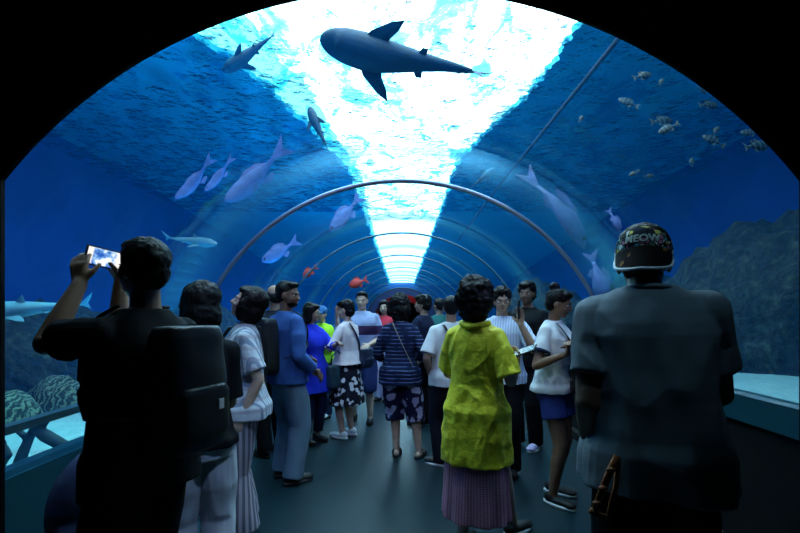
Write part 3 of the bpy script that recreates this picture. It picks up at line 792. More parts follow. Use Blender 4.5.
            for sx in (-1, 1): E((sx*.066, -.03, .0), (.018, .045, .04))
        sd = s.seed
        def disp(p, n): return amp*noise.noise(p*38+V(sd, 0, 0))+amp*1.2*noise.noise(p*14+V(0, sd, 0))+amp*1.1*abs(noise.noise(Vector((p.x*90, p.y*90, p.z*16))))
        s.hair = s.fuse('hair', bm, s.hairmat, min(s.vox, .007), 2, disp)
    # ---- clothes
    def top(s, mat, hem=.86, sleeve=.42, loose=.018, amp=.006, name='shirt', hemw=1.06, sr=1.25, collar=None, fine=1.0, vox=None):
        bm = bmesh.new(); rs = []
        T = s.T; lo = hem
        def at(z):
            for (z0, x0, y0, o0), (z1, x1, y1, o1) in zip(T, T[1:]):
                if z <= z1:
                    t = max(0, (z-z0)/(z1-z0)); return x0+(x1-x0)*t, y0+(y1-y0)*t, o0+(o1-o0)*t
            return T[-1][1:]
        n = 16
        for i in range(n+1):
            z = lo+(1.445-lo)*i/n; x, y, o = at(max(.8, z)); t = 1-i/n
            if z < .95: x2, y2, o = at(.93); x = max(x, x2)+.012; y = max(y, y2)+.008
            lz = loose*(1 if z < 1.3 else max(.35, 1-(z-1.3)/.2)); m = 1+(hemw-1)*max(0, (1.15-z)/.35)
            ph = s.seed
            rs.append([s.U(p) for p in ring(0, o, z, (x+lz)*m, (y+lz)*m, fn=(lambda a, tt=t: 1+.03*tt*math.sin(a*5+ph)+.02*tt*math.sin(a*9+2*ph)))])
        loft(bm, rs)
        ar = (1 if s.sex == 'm' else .88)*(.6+.4*s.build)*sr
        for side in 'lr':
            a, e, w = s.sh[side], s.el[side], s.wr[side]
            cone(bm, a+V(0, 0, -.004), a.lerp(e, min(1, sleeve*.5)), .057*ar/sr+.004, .052*ar)
            cone(bm, s.U(V((-1 if side == 'l' else 1)*.07, -.012, 1.385)), a, .048, .056*ar/sr)
            if sleeve <= 1:
                p1 = a.lerp(e, sleeve); p0 = a.lerp(e, sleeve*.4)
                tube(bm, [p0, p0.lerp(p1, .5), p1], [.048*ar, .054*ar, .060*ar], 16)
            else:
                cone(bm, a.lerp(e, .4), e, .055*ar, .049*ar); p1 = e.lerp(w, sleeve-1)
                tube(bm, [e, e.lerp(p1, .5), p1], [.048*ar, .046*ar, .042*ar], 16); cone(bm, e, e.lerp(p1, .3), .049*ar, .046*ar)
            s.__dict__.setdefault('cuff', {})[side] = (p1, (p1-(a if sleeve <= 1 else e)).normalized(), (.060 if sleeve <= 1 else .042)*ar)
        o = s.fuse(name, bm, mat, vox, 2, fold_fn(amp, s.seed, fine)); s.topo = o
        if collar:
            cm, rad = collar
            bm = bmesh.new(); c = s.nb+V(0, 0, -.008)
            pts = [c+V(math.cos(a)*rad, math.sin(a)*rad*.88+.002, -.012*math.sin(a)) for a in [2*PI*k/24 for k in range(25)]]
            tube(bm, pts, .008, 8); s.obj('collar', bm, cm, o)
        return o
    def cuffs(s, mat, name='sleeve_trim'):
        for side in 'lr':
            p, d, r = s.cuff[side]; bm = bmesh.new()
            tube(bm, [p-d*.016, p+d*.004], [r*1.03+.002]*2, 20); s.obj(name, bm, mat, s.topo)
    def trousers(s, mat, end=1.0, loose=.012, amp=.006, name='trousers', waist=.98, flare=0.0, vox=None):
        "end: 1 = to the ankle, .5 = to the knee"
        bm = bmesh.new(); b = s.build; T = s.T
        rs = [ring(0, o, z, x+min(loose, .012), y+min(loose, .012)) for z, x, y, o in T if z <= waist+.001]
        rs = [ring(0, 0, .82, .158*b+loose, .10*b+loose)]+rs[1:]
        loft(bm, rs)
        lr = (.6+.4*b)
        for side in 'lr':
            h, k, a = s.hip[side], s.kn[side], s.an[side]+V(0, 0, -.03)
            P_ = [h, h.lerp(k, .5), k, k.lerp(a, .5), a]; Rr = [.086*lr+loose*.35, .08*lr+loose, .064*lr+loose+flare*.3, .058*lr+loose+flare*.7, .052+loose+flare]
            tot = end*4; pts, rr = [], []
            for i in range(5):
                if i <= tot: pts.append(P_[i]); rr.append(Rr[i])
            fr = tot-int(tot)
            if fr > .02 and int(tot) < 4: i = int(tot); pts.append(P_[i].lerp(P_[i+1], fr)); rr.append(Rr[i]+(Rr[i+1]-Rr[i])*fr)
            for i in range(len(pts)-1): tube(bm, [pts[i], pts[i+1]], [rr[i], rr[i+1]], 18); 
            for i in range(len(pts)-1): ell(bm, pts[i], rr[i], 16, 10)
        return s.fuse(name, bm, mat, vox, 2, fold_fn(amp, s.seed+5, 1))
    def skirt(s, mat, hem=.45, waist=1.0, flare=1.35, pleats=9, amp=.05, name='skirt', ctr=(0, 0), top=None, vox=None):
        bm = bmesh.new(); rs = []; n = 18; b = s.build; ph = s.seed
        for i in range(n+1):
            t = i/n; z = waist+(hem-waist)*t
            rx = (.135*b if s.sex == 'f' else .15*b)+.045*min(1, t*3)+(flare-1)*.17*t; ry = rx*(.72+.1*t)
            rs.append(ring(ctr[0]*t, ctr[1]*t, z, rx+.01, ry+.01, 72, 2.1, lambda a, tt=t: 1+amp*tt*math.sin(a*pleats+ph+.7*math.sin(a*2))+amp*.4*tt*math.sin(a*pleats*1.9)))
        loft(bm, rs[::-1])
        return s.fuse(name, bm, mat, vox, 1, fold_fn(.003, s.seed+9))
    def shoes(s, mat, sole=None, kind='shoe', name='shoe', w=1.0):
        for side in 'lr':
            a = s.an[side]; fy = s.fy[side]; fd = V(-math.sin(fy), math.cos(fy), 0); sd = V(fd.y, -fd.x, 0)
            g = a-V(0, 0, .085)
            bm = bmesh.new(); R = Matrix((sd, fd, V(0, 0, 1))).transposed()
            if kind == 'shoe':
                ell(bm, g+fd*.07+V(0, 0, .042), (.043*w, .125, .034), 16, 10, R); ell(bm, g-fd*.015+V(0, 0, .055), (.039*w, .062, .045), 16, 10, R); ell(bm, g+fd*.13+V(0, 0, .036), (.044*w, .06, .028), 16, 10, R)
            else:
                for q in (.035, .105): 
                    pts = [g+fd*q+sd*math.cos(t)*.047+V(0, 0, .012+.062*math.sin(t)*(1.15 if q < .05 else .8)) for t in [PI*k/10 for k in range(11)]]
                    tube(bm, pts, .009, 8)
            up = s.fuse(name, bm, mat, .006, 1) if kind == 'shoe' else s.obj(name, bm, mat)
            bm = bmesh.new(); out = []
            for k in range(20):
                t = 2*PI*k/20; out.append((math.cos(t)*.046*w*(1+.12*math.sin(t)), math.sin(t)*.135+.052))
            rows = [[bm.verts.new(g+sd*x+fd*y+V(0, 0, z)) for x, y in out] for z in (.002, .026)]
            for k in range(20): bm.faces.new((rows[0][k], rows[0][(k+1) % 20], rows[1][(k+1) % 20], rows[1][k]))
            bm.faces.new(rows[0][::-1]); bm.faces.new(rows[1])
            s.obj('sole', bm, sole or RUB, up)
    def glasses(s):
        bm = bmesh.new()
        for sx in (-1, 1):
            c = V(sx*.033, .098, .002)
            pts = [s.Hd(c+V(math.cos(t)*.024, 0, math.sin(t)*.018)) for t in [2*PI*k/18 for k in range(19)]]
            tube(bm, pts, .0025, 6); tube(bm, [s.Hd((sx*.057, .097, .006)), s.Hd((sx*.079, .06, .008)), s.Hd((sx*.082, -.01, .006))], .0022, 6)
        tube(bm, [s.Hd((-.01, .1, .004)), s.Hd((.01, .1, .004))], .0022, 6)
        s.obj('glasses', bm, pbr('black_frame', (.01, .01, .012), .3))
    def W(s, p): return s.M @ (Vector(p)*s.k)      # local (1.70 m scale) -> world

def strap_pts(s, pts): return [s.M @ (Vector(p)*s.k) for p in pts]
def band(bm, pts, w=.022, th=.005, up=V(0, 0, 1)):
    tube(bm, pts, w, 8, True, th/w, up)
def bodywrap(s, p0, p1, front, off=.03, n=10, bulge=None):
    "points running over the torso surface from shoulder p0 to hip p1 (local); front = +1 chest side, -1 back side"
    out = []
    for i in range(n+1):
        t = i/n; q = Vector(p0).lerp(Vector(p1), t); z = min(q.z, 1.42)
        x, y, o = .1, .06, 0
        for (z0, x0, y0, o0), (z1, x1, y1, o1) in zip(s.T, s.T[1:]):
            if z <= z1:
                u = max(0, (z-z0)/(z1-z0)); x, y, o = x0+(x1-x0)*u, y0+(y1-y0)*u, o0+(o1-o0)*u; break
        xx = max(-.96, min(.96, q.x/(x+off)))
        yy = (y+off)*(1-abs(xx)**2.3)**(1/2.3)
        out.append(s.U(V(q.x, o+front*yy, q.z)))
    return out
def rel(world_root_loc, pts): return [Vector(p)-Vector(world_root_loc) for p in pts]

def bag(name, s, c, size, mat, label, cat='bag', strap=None, strapmat=None, rot=0, flap=True, vox=.007, r=.35, tagc=None, group=None):
    "soft bag; c local centre of the person, size (w,d,h)"
    C = s.W(c); root = empty(name, C, s.root.rotation_euler.z+rot, label, cat, group)
    w_, d_, h_ = [x*s.k/2 for x in size]
    bm = bmesh.new(); rs = []
    for i in range(13):
        t = -1+2*i/12; k = (1-abs(t)**4)**.5*.12+.88 if abs(t) < 1 else .86
        k *= 1+.06*(1-t)*.5
        rs.append(ring(0, 0, t*h_, w_*k, d_*k*(1.1-.12*t), 28, 3.2))
    loft(bm, rs); fuse('bag_body', bm, vox, mat, root, 3, lambda p, n: .006*noise.noise(p*11+V(s.seed, 0, 0)))
    bm = bmesh.new(); rs = []
    for i in range(9):
        t = -1+2*i/8; k = .84 if abs(t) == 1 else 1
        rs.append(ring(0, -d_*1.12, -h_*.38+t*h_*.42, w_*.78*k, d_*.34*k, 24, 3))
    loft(bm, rs); fuse('front_pocket', bm, vox, mat, root, 2)
    if tagc:
        bm = bmesh.new(); box(bm, w_*.25, w_*.25+.022, -d_*1.52, -d_*1.46, -h_*.35, -h_*.35+.035); obj('tag', bm, tagc, root, False)
    if strap:
        Mi = (Matrix.Translation(C) @ Matrix.Rotation(s.root.rotation_euler.z+rot, 4, 'Z')).inverted()
        for pts in strap:
            bm = bmesh.new(); band(bm, [Mi @ s.W(p) for p in pts], .017, .005); obj('strap', bm, strapmat or mat, root)
    return root
def phone(loc, rot, label, lit=None, mat=None):
    root = empty('phone', loc, 0, label, 'phone'); root.rotation_euler = rot
    bm = bmesh.new(); box(bm, -.078, .078, -.004, .004, -.038, .038); bmesh.ops.bevel(bm, geom=bm.edges[:], offset=.0035, segments=2)
    obj('case', bm, mat or RUB, root)
    bm = bmesh.new(); box(bm, -.070, .070, -.0052, -.0042, -.033, .033); obj('screen', bm, lit or pbr('dark_screen', (.01, .01, .012), .1), root, False)
    return root
# ---------------------------------------------------------------- fabrics
def vstripes(freq, c1, c2, lo=.45, hi=.55, d='X', dist=.4):
    def f(b, vec, col): return b.ramp(b.wave(vec, freq, dist, 1, d), [(lo, c1), (hi, c2)])
    return f
def zstripes(freq, c1, c2, lo=.45, hi=.55, dist=0.): return vstripes(freq, c1, c2, lo, hi, 'Z', dist)
def floral(c1, c2, sc=16, th=.53):
    def f(b, vec, col):
        v = b.voro(vec, sc); n = b.noise(vec, sc*1.6, 3, .6)
        return b.ramp(b.math('ADD', b.math('MULTIPLY', v, .6), b.math('MULTIPLY', n, .5)), [(th-.04, c2), (th, c1)])
    return f
def around(freq, c1, c2, lo=.4, hi=.6):
    "stripes that run vertically right round the body"
    def f(b, vec, col):
        sp = b.n('ShaderNodeSeparateXYZ'); b.l(vec, sp.inputs[0])
        a = b.math('ARCTAN2', sp.outputs[1], sp.outputs[0])
        return b.ramp(b.math('ADD', b.math('MULTIPLY', b.math('SINE', b.math('MULTIPLY', a, freq)), .5), .5), [(lo, c1), (hi, c2)])
    return f
BLACK = cloth('black_cotton', (.008, .009, .011)); BLACKB = pbr('black_nylon', (.012, .013, .017), .5, bump=(60, .3, .003))
NAVYB = pbr('navy_nylon', (.015, .025, .06), .5, bump=(60, .3, .003))
WHITE = cloth('white_cotton', (.72, .72, .74)); DENIM = cloth('light_denim', (.13, .20, .27)); DDENIM = cloth('dark_denim', (.03, .06, .14))
def rad(a): return a*PI/180
def at(u, D): return Vector(((u-402)*D/F, D, 0))

# 1 --- man taking a photo on the left
p1 = Person('person', at(143, 1.68), 1.71, rad(68), 'person in a black t-shirt and black backpack raising a phone, far left foreground', 'm', SK_M,
    (-14, 2, 0), {'l': (P(80, 284, 1.72), V(-.55, -.2, -.85), 'world'), 'r': (P(121, 281, 1.86), V(0, 0, -1), 'world')},
    voxel=.006, hair='short', build=1.02, eyes=True,
    hands={'l': ((.12, .25, .95), (.9, .3, -.2), .55), 'r': ((-.35, .3, .85), (-.8, .3, -.2), .6)})
p1.top(BLACK, .80, .62, .02, .006, 't_shirt', sr=1.25); p1.trousers(cloth('black_trousers', (.007, .008, .012)), 1, .02)
p1.shoes(RUB)
def scr(b, vec, col): return col
m, nt, out = _nodes('lit_phone_screen'); b = NB(nt); vec = b.coord('Object')
pic = b.ramp(b.noise(vec, 28, 3), [(.40, (.02, .12, .5)), (.5, (.25, .5, .9)), (.56, (.9, .95, 1))])
sp = b.n('ShaderNodeSeparateXYZ'); b.l(vec, sp.inputs[0])
side = b.ramp(b.math('ADD', b.math('MULTIPLY', sp.outputs[0], 7), .5), [(.12, (1, 1, 1)), (.16, (0, 0, 0)), (.66, (0, 0, 0)), (.7, (1, 1, 1))])
e = b.n('ShaderNodeEmission'); b.l(b.mix(side, pic, (.95, .9, .85)), e.inputs[0]); e.inputs[1].default_value = 1.1; b.l(e.outputs[0], out.inputs[0])
ph = phone(P(108, 259, 1.80), (0, rad(12), rad(38)), 'phone with a glowing screen held up sideways by the man far left', m)
sh = [bodywrap(p1, (sx*.10, 0, 1.42), (sx*.12, 0, 1.15), -1, .035) for sx in (-1, 1)]
fr = [[(sx*.10, .0, 1.455)]+[tuple(q) for q in bodywrap(p1, (sx*.12, 0, 1.42), (sx*.15, 0, 1.12), 1, .03, 8)]+[(sx*.20, 0, 1.08), (sx*.15, -.14, 1.08)] for sx in (-1, 1)]
bag('backpack', p1, (.0, -.22, 1.17), (.27, .15, .43), BLACKB, 'large black backpack on the back of the man raising a phone', 'backpack', fr, tagc=pbr('white_tag', (.8, .8, .8), .6))

# 2 --- woman in black with white trousers
p2 = Person('person', at(201, 2.12), 1.575, rad(30), 'person with a round black bob, black top and white trousers behind the phone man', 'f', SK_L, (5, -4, 0),
    {'l': ((-.10, .28, 1.15), (-1, -.5, -.5)), 'r': ((.10, .26, 1.1), (.1, -.3, -1))}, hair='bob', eyes=True, build=.9, voxel=.007)
p2.top(BLACK, .88, .9, .014, .008, 'blouse'); p2.trousers(cloth('white_trousers', (.62, .64, .70)), 1, .022, .012, vox=.007); p2.shoes(WRUB, WRUB)
# 3 --- woman in blouse looking up
def blouse(b, vec, col):
    w = b.wave(vec, 9, 1.2, 2, 'X'); u = b.wave(vec, 5, 2.5, 2, 'Z')
    c = b.mix(b.ramp(w, [(.55, (0, 0, 0)), (.75, (1, 1, 1))]), (.66, .68, .74), (.26, .31, .42))
    return b.mix(b.math('MULTIPLY', b.ramp(u, [(.7, (0, 0, 0)), (.85, (1, 1, 1))]), .5), c, (.45, .35, .42))
p3 = Person('person', at(243, 2.85), 1.60, rad(108), 'person in a pale striped blouse and wide striped trousers looking up to the left', 'f', SK_L, (-10, 22, 0),
    {'l': ((-.20, .0, .87), (-.2, -1, 0)), 'r': ((.20, .08, .88), (0, -1, 0))}, hair='bob', voxel=.006, build=1.03)
p3.top(cloth('pale_striped_blouse', (.7, .7, .7), blouse), .84, .78, .03, .009, 'blouse', 1.15, 1.35, vox=.006)
p3.trousers(cloth('striped_trousers', (.4, .4, .45), around(34, (.42, .36, .42), (.14, .14, .19))), .93, .038, .008, flare=.035, vox=.007)
p3.shoes(RUB, WRUB)
root = p3.root
bm = bmesh.new(); pts = [p3.root.matrix_basis.inverted() @ p3.W(q) for q in bodywrap(p3, (-.09, 0, 1.43), (.12, 0, .98), 1, .045, 12)]
e = empty('crossbody_strap', p3.root.location, p3.root.rotation_euler.z, 'black diagonal strap across the striped blouse of the woman looking up', 'strap')
Mi = p3.M.inverted(); band(bm, [Mi@p3.W(q) for q in bodywrap(p3, (-.09, 0, 1.43), (.13, 0, .95), 1, .047, 12)]+[Mi@p3.W(q) for q in bodywrap(p3, (.13, 0, .95), (-.09, 0, 1.43), -1, .047, 12)], .019, .006)
obj('band', bm, BLACKB, e)
c = p3.W((.03, .175, 1.08)); root = empty('compact_camera', c, p3.root.rotation_euler.z, 'small pale round camera hanging on the chest of the woman looking up', 'camera')
bm = bmesh.new(); tube(bm, [(0, -.014, 0), (0, .012, 0), (0, .016, 0)], [.042, .042, .036], 24, True, 1, V(0, 0, 1)); obj('case', bm, pbr('pale_plastic', (.6, .62, .66), .4), root)
bm = bmesh.new(); tube(bm, [(0, .014, 0), (0, .030, 0)], [.02, .018], 20); obj('lens', bm, pbr('lens_dark', (.02, .02, .03), .1), root)
bm = bmesh.new(); Mi = (Matrix.Translation(c) @ Matrix.Rotation(p3.root.rotation_euler.z, 4, 'Z')).inverted()
for sx in (-1, 1): tube(bm, [(sx*.02, 0, .04)]+[Mi@p3.W(q) for q in [(.03+sx*.03, .165, 1.2), (sx*.06, .12, 1.38), (sx*.055, .03, 1.46)]], .003, 6)
obj('neck_cord', bm, BLACKB, root)

# 4 --- man in blue shirt with a backpack
p4 = Person('person', at(287, 3.85), 1.69, rad(-42), 'bearded person in a long sleeved blue shirt and pale jeans wearing a dark backpack', 'm', SK_D, (-62, -4, 0),
    {'r': ((.19, .16, .93), (.3, -1, 0)), 'l': ((-.12, .24, 1.02), (-.6, -1, 0))}, hair='short', build=.92, voxel=.007, feet={'l': (-.11, .02, 10), 'r': (.12, -.03, -12)})
p4.top(cloth('blue_shirt', (.045, .12, .36)), .84, 1.8, .024, .009, 'shirt', 1.1, 1.25, vox=.007); p4.trousers(DENIM, 1, .03, .010); p4.shoes(RUB)
bm = bmesh.new(); ell(bm, p4.Hd((0, .036, -.066)), (.054, .05, .038), 16, 10, p4.HM); ell(bm, p4.Hd((0, .083, -.041)), (.024, .007, .004), 10, 6, p4.HM)
p4.fuse('beard', bm, HAIR, .006, 1, lambda p, n: .003*noise.noise(p*60))
st = [[(sx*.10, -.02, 1.46)]+[tuple(q) for q in bodywrap(p4, (sx*.12, 0, 1.42), (sx*.15, 0, 1.15), 1, .032, 8)]+[(sx*.21, 0, 1.1), (sx*.15, -.13, 1.06)] for sx in (-1, 1)]
bag('backpack', p4, (0, -.235, 1.16), (.29, .17, .46), BLACKB, 'dark backpack on the back of the man in the blue shirt', 'backpack', st)
# 5 --- balding man behind
p5 = Person('person', at(274, 4.5), 1.70, rad(50), 'balding person in a dark jacket standing behind the man in the blue shirt', 'm', SK_M, (-10, 0, 0), hair='balding', voxel=.009)
p5.top(cloth('dark_jacket', (.015, .02, .03)), .82, 1.8, .03, .008, 'jacket'); p5.trousers(BLACK, 1, .02); p5.shoes(RUB)
# 6 --- woman in royal blue dress
p6 = Person('person', at(311, 4.95), 1.52, rad(-128), 'person in a royal blue tunic with glasses between the blue shirt and the white top', 'f', SK_M, (30, -5, 0),
    {'l': ((-.06, .42, 1.22), (-.6, -.3, -1)), 'r': ((.16, .16, .95), (0, -1, 0))}, hair='long', voxel=.008)
p6.top(cloth('royal_blue', (.02, .04, .62)), .62, 1.3, .03, .008, 'tunic', 1.25); p6.trousers(cloth('navy_leggings', (.01, .015, .05)), .92, .008); p6.shoes(RUB); p6.glasses()
# 7 --- neon jacket and blue cap
p7 = Person('person', at(322, 6.1), 1.50, rad(160), 'small person in a neon green jacket and blue cap in the crowd', 'f', SK_L, (10, -8, 0), {'l': ((-.12, .25, 1.2), (-.5, -1, -1)), 'r': ((.12, .27, 1.2), (.5, -1, -1))}, hair='none', voxel=.010)
p7.top(cloth('neon_green', (.42, .85, .04)), .84, 1.9, .03, .01, 'jacket'); p7.trousers(DDENIM, 1, .02); p7.shoes(WRUB)
bm = bmesh.new(); ell(bm, p7.Hd((0, -.01, .05)), (.088, .105, .085), 18, 12, p7.HM); ell(bm, p7.Hd((0, .12, .035)), (.07, .075, .012), 16, 8, p7.HM); p7.fuse('cap', bm, cloth('blue_cap', (.05, .16, .38)), .009, 1)
# 8 --- woman white top, floral skirt
p8 = Person('person', at(347, 5.15), 1.55, rad(62), 'person in a white top and black skirt with white flowers, hand to face', 'f', SK_L, (10, -6, 0),
    {'r': ((.03, .17, 1.52), (.8, .2, -1)), 'l': ((-.12, .22, 1.12), (-.8, -.5, -.5))}, hair='tousled', voxel=.0075, hands={'r': ((-.1, -.1, 1), (-.6, -.8, .1), .5)})
p8.top(cloth('white_pink_top', (.80, .70, .74)), .92, .95, .03, .008, 'blouse', 1.1); p8.skirt(cloth('floral_skirt', (.02, .02, .03), floral((.012, .014, .03), (.75, .72, .8), 15, .50)), .42, .99, 1.3, 8, .05)
p8.shoes(WRUB, WRUB)
bag('shoulder_bag', p8, (.17, -.17, .98), (.22, .10, .24), NAVYB, 'small dark bag slung at the back of the woman in the floral skirt', 'bag', [[tuple(q) for q in bodywrap(p8, (-.08, 0, 1.43), (.13, 0, 1.08), -1, .04, 8)]])
hb = bag('handbag', p6, (-.24, .20, .80), (.30, .13, .28), pbr('teal_leather', (.02, .05, .075), .4), 'dark teal handbag hanging between the blue tunic and floral skirt', 'bag', [[(-.33, .20, .92), (-.30, .22, 1.05), (-.22, .24, 1.12), (-.16, .20, 1.05), (-.14, .20, .92)]])
# 9 --- man in polo facing the camera
def polo(b, vec, col):
    sp = b.n('ShaderNodeSeparateXYZ'); b.l(vec, sp.inputs[0])
    return b.ramp(sp.outputs[2], [(.0, (.30, .36, .62)), (1.10, (.30, .36, .62))] if False else [(.0, (.30, .36, .60)), (1, (.30, .36, .60))])
def polo2(b, vec, col):
    sp = b.n('ShaderNodeSeparateXYZ'); b.l(vec, sp.inputs[0]); z = b.math('MULTIPLY', sp.outputs[2], .5)
    return b.ramp(z, [(0, (.30, .36, .60)), (.565, (.06, .03, .09)), (.625, (.34, .40, .62)), (1, (.34, .40, .62))], 'CONSTANT')
p9 = Person('person', at(362, 5.85), 1.685, rad(172), 'person facing the camera in a pale polo shirt with a dark chest band', 'm', SK_L, (4, -6, 0),
    {'l': ((-.14, .20, 1.02), (-.6, -1, 0)), 'r': ((.16, .18, .98), (.6, -1, 0))}, hair='short', build=1.05, voxel=.0065, feet={'l': (-.12, .05, 8), 'r': (.12, -.05, -8)})
p9.top(cloth('polo_shirt', (.3, .35, .6), polo2), .84, .85, .028, .007, 'polo_shirt', 1.1, 1.3, collar=(cloth('polo_collar', (.12, .18, .36)), .068))
p9.trousers(cloth('navy_shorts', (.02, .035, .14)), .56, .035, .007, 'shorts'); p9.shoes(RUB)
# 10 --- red top
p10 = Person('person', at(384, 7.2), 1.60, rad(150), 'person in a red top and lavender trousers holding something pale, deep in the crowd', 'f', SK_L, (20, -5, 0), {'l': ((-.05, .27, 1.22), (-.6, -1, -.6)), 'r': ((.08, .27, 1.2), (.6, -1, -.6))}, hair='long', voxel=.010)
p10.top(cloth('red_top', (.55, .04, .07)), .86, .8, .028, .006, 'blouse'); p10.trousers(cloth('lavender_trousers', (.50, .48, .75)), 1, .03); p10.shoes(RUB)
# 11 --- woman from behind, lace stripes
def lace(b, vec, col):
    w = b.wave(vec, 8.5, 1.0, 2, 'Z'); n = b.noise(vec, 9, 3)
    return b.mix(b.math('MULTIPLY', b.ramp(w, [(.80, (0, 0, 0)), (.92, (1, 1, 1))]), b.ramp(n, [(.40, (.05, .05, .05)), (.6, (.8, .8, .8))])), (.008, .014, .05), (.18, .24, .50))
p11 = Person('person', at(400, 4.45), 1.575, rad(-4), 'person seen from behind in a navy lace striped top and patterned knee shorts', 'f', SK_L, (0, -4, 0),
    {'l': ((-.17, .20, .98), (-.6, -1, 0)), 'r': ((.18, .18, .98), (.6, -1, 0))}, hair='puffy', build=.97, voxel=.0075, feet={'l': (-.04, .03, 0), 'r': (.20, -.02, -20)})
p11.top(cloth('navy_lace', (.02, .03, .08), lace), .78, 1.45, .03, .007, 'tunic', 1.15, 1.3, collar=(cloth('pale_collar', (.45, .5, .55)), .062))
p11.trousers(cloth('patterned_shorts', (.1, .1, .2), floral((.015, .018, .06), (.45, .42, .62), 11, .52)), .62, .04, .008, 'shorts'); p11.shoes(RUB, None, 'sandal', 'sandal')
e = empty('crossbody_strap', p11.root.location, p11.root.rotation_euler.z, 'thin tan strap across the back of the navy lace top', 'strap')
Mi = p11.M.inverted(); bm = bmesh.new(); band(bm, [Mi@p11.W(q) for q in bodywrap(p11, (-.07, 0, 1.43), (.14, 0, .98), -1, .042, 10)]+[Mi@p11.W(q) for q in bodywrap(p11, (.14, 0, .98), (-.07, 0, 1.43), 1, .042, 10)], .008, .004); obj('band', bm, pbr('tan_leather', (.32, .24, .16), .5), e)
# 12 --- dark top profile
p12 = Person('person', at(423, 5.7), 1.63, rad(60), 'person in a dark navy top seen side on right of the lace top', 'm', SK_M, (15, 0, 0), {'l': ((-.12, .25, 1.1), (-.6, -1, 0)), 'r': ((.14, .22, 1.05), (.6, -1, 0))}, hair='tousled', voxel=.0085)
p12.top(cloth('dark_navy_top', (.015, .02, .05)), .84, .9, .028, .007, 't_shirt', collar=(cloth('pale_collar', (.45, .5, .55)), .06)); p12.trousers(cloth('black_trousers', (.01, .01, .015)), 1, .02); p12.shoes(RUB)
# 13 --- white tee, strap
p13 = Person('person', at(451, 4.15), 1.575, rad(8), 'person seen from behind in a white t-shirt and dark trousers left of the yellow jacket', 'm', SK_M, (-15, 0, 0), {'l': ((-.20, .10, .93), (-.6, -1, 0))}, hair='short', voxel=.0075, build=.95, feet={'l': (-.09, .05, 50), 'r': (.1, 0, -5)})
p13.top(WHITE, .82, .85, .03, .008, 't_shirt', 1.1, 1.35); p13.trousers(cloth('dark_trousers', (.012, .014, .025)), 1, .02); p13.shoes(RUB, WRUB)
e = empty('shoulder_strap', p13.root.location, p13.root.rotation_euler.z, 'wide black strap over the back of the white t-shirt', 'strap')
Mi = p13.M.inverted(); bm = bmesh.new(); band(bm, [Mi@p13.W(q) for q in bodywrap(p13, (-.10, 0, 1.42), (.14, 0, 1.0), -1, .042, 10)], .026, .006); obj('band', bm, BLACKB, e)
# 14 --- teal top far
p14 = Person('person', at(439, 6.7), 1.62, rad(30), 'person in a dark teal top, small and far, behind the white t-shirt', 'm', SK_M, (0, 0, 0), hair='short', voxel=.011)
p14.top(cloth('teal_top', (.03, .16, .16)), .84, .9, .028); p14.trousers(BLACK, 1, .02); p14.shoes(RUB)
# 15 --- woman in yellow jacket
def yel(b, vec, col): return b.mix(b.noise(vec, 9, 5, .6), (.95, .80, .01), (1.0, .95, .05))
YEL = pbr('yellow_crinkled_cloth', (.7, .68, .04), .6, fn=yel, bump=(38, .9, .008), sheen=.1)
p15 = Person('person', at(476, 2.68), 1.625, rad(-30), 'person seen from behind in a crinkled yellow jacket and pink patterned skirt', 'f', SK_L, (-6, -4, 0),
    {'r': (P(517, 366, 2.74), V(.25, -.3, -1), 'world'), 'l': ((-.12, .28, 1.02), (-.7, -1, 0))}, hair='puffy', build=.9, voxel=.0065, feet={'r': (.13, .34, -25), 'l': (-.09, 0, 0)},
    hands={'r': ((-.1, .6, .6), (-.7, -.2, .3), .6)})
p15.top(YEL, .585, .88, .036, .012, 'jacket', 1.10, 1.5, fine=1.5, vox=.006)
bm = bmesh.new(); c = p15.nb
pts = [c+V(math.cos(a)*.085, math.sin(a)*.072-.005, -.012+.010*math.cos(2*a)) for a in [2*PI*k/28 for k in range(29)]]
tube(bm, pts, .017, 10); p15.obj('collar', bm, YEL, p15.topo)
def ging(b, vec, col):
    w = b.wave(vec, 26, 0, 0, 'Z'); sp = b.n('ShaderNodeSeparateXYZ'); b.l(vec, sp.inputs[0])
    a = b.math('ARCTAN2', sp.outputs[1], sp.outputs[0]); u = b.math('ADD', b.math('MULTIPLY', b.math('SINE', b.math('MULTIPLY', a, 60)), .5), .5)
    return b.mix(b.math('MULTIPLY', b.math('ADD', w, u), .5), (.34, .08, .17), (.80, .42, .55))
p15.skirt(cloth('pink_gingham', (.5, .3, .4), ging), .24, .98, 1.22, 10, .045, vox=.008)
p15.shoes(RUB, WRUB, w=1.0)
phone(P(524, 351, 2.72), (rad(-62), rad(-20), rad(-40)), 'dark phone held low by the woman in the yellow jacket')
# 16 --- man with glasses facing the camera
p16 = Person('person', at(502, 4.0), 1.64, rad(160), 'person with glasses facing the camera beside the yellow jacket, one hand raised', 'm', SK_M, (12, -5, 0),
    {'l': (P(521, 325, 3.72), V(.6, .3, -1), 'world'), 'r': ((.14, .2, 1.05), (.6, -1, 0))}, hair='tousled', voxel=.0065, hands={'l': ((.05, .1, 1), (.3, .9, 0), .25)})
p16.top(cloth('pale_blue_shirt', (.55, .62, .78), vstripes(14, (.42, .50, .70), (.66, .70, .80))), .84, .9, .028, .008, 'shirt', collar=(cloth('pale_collar', (.45, .5, .55)), .066)); p16.trousers(BLACK, 1, .02); p16.shoes(RUB); p16.glasses()
phone(P(519, 309, 3.68), (0, rad(80), rad(65)), 'small dark phone in the raised hand of the man with glasses')
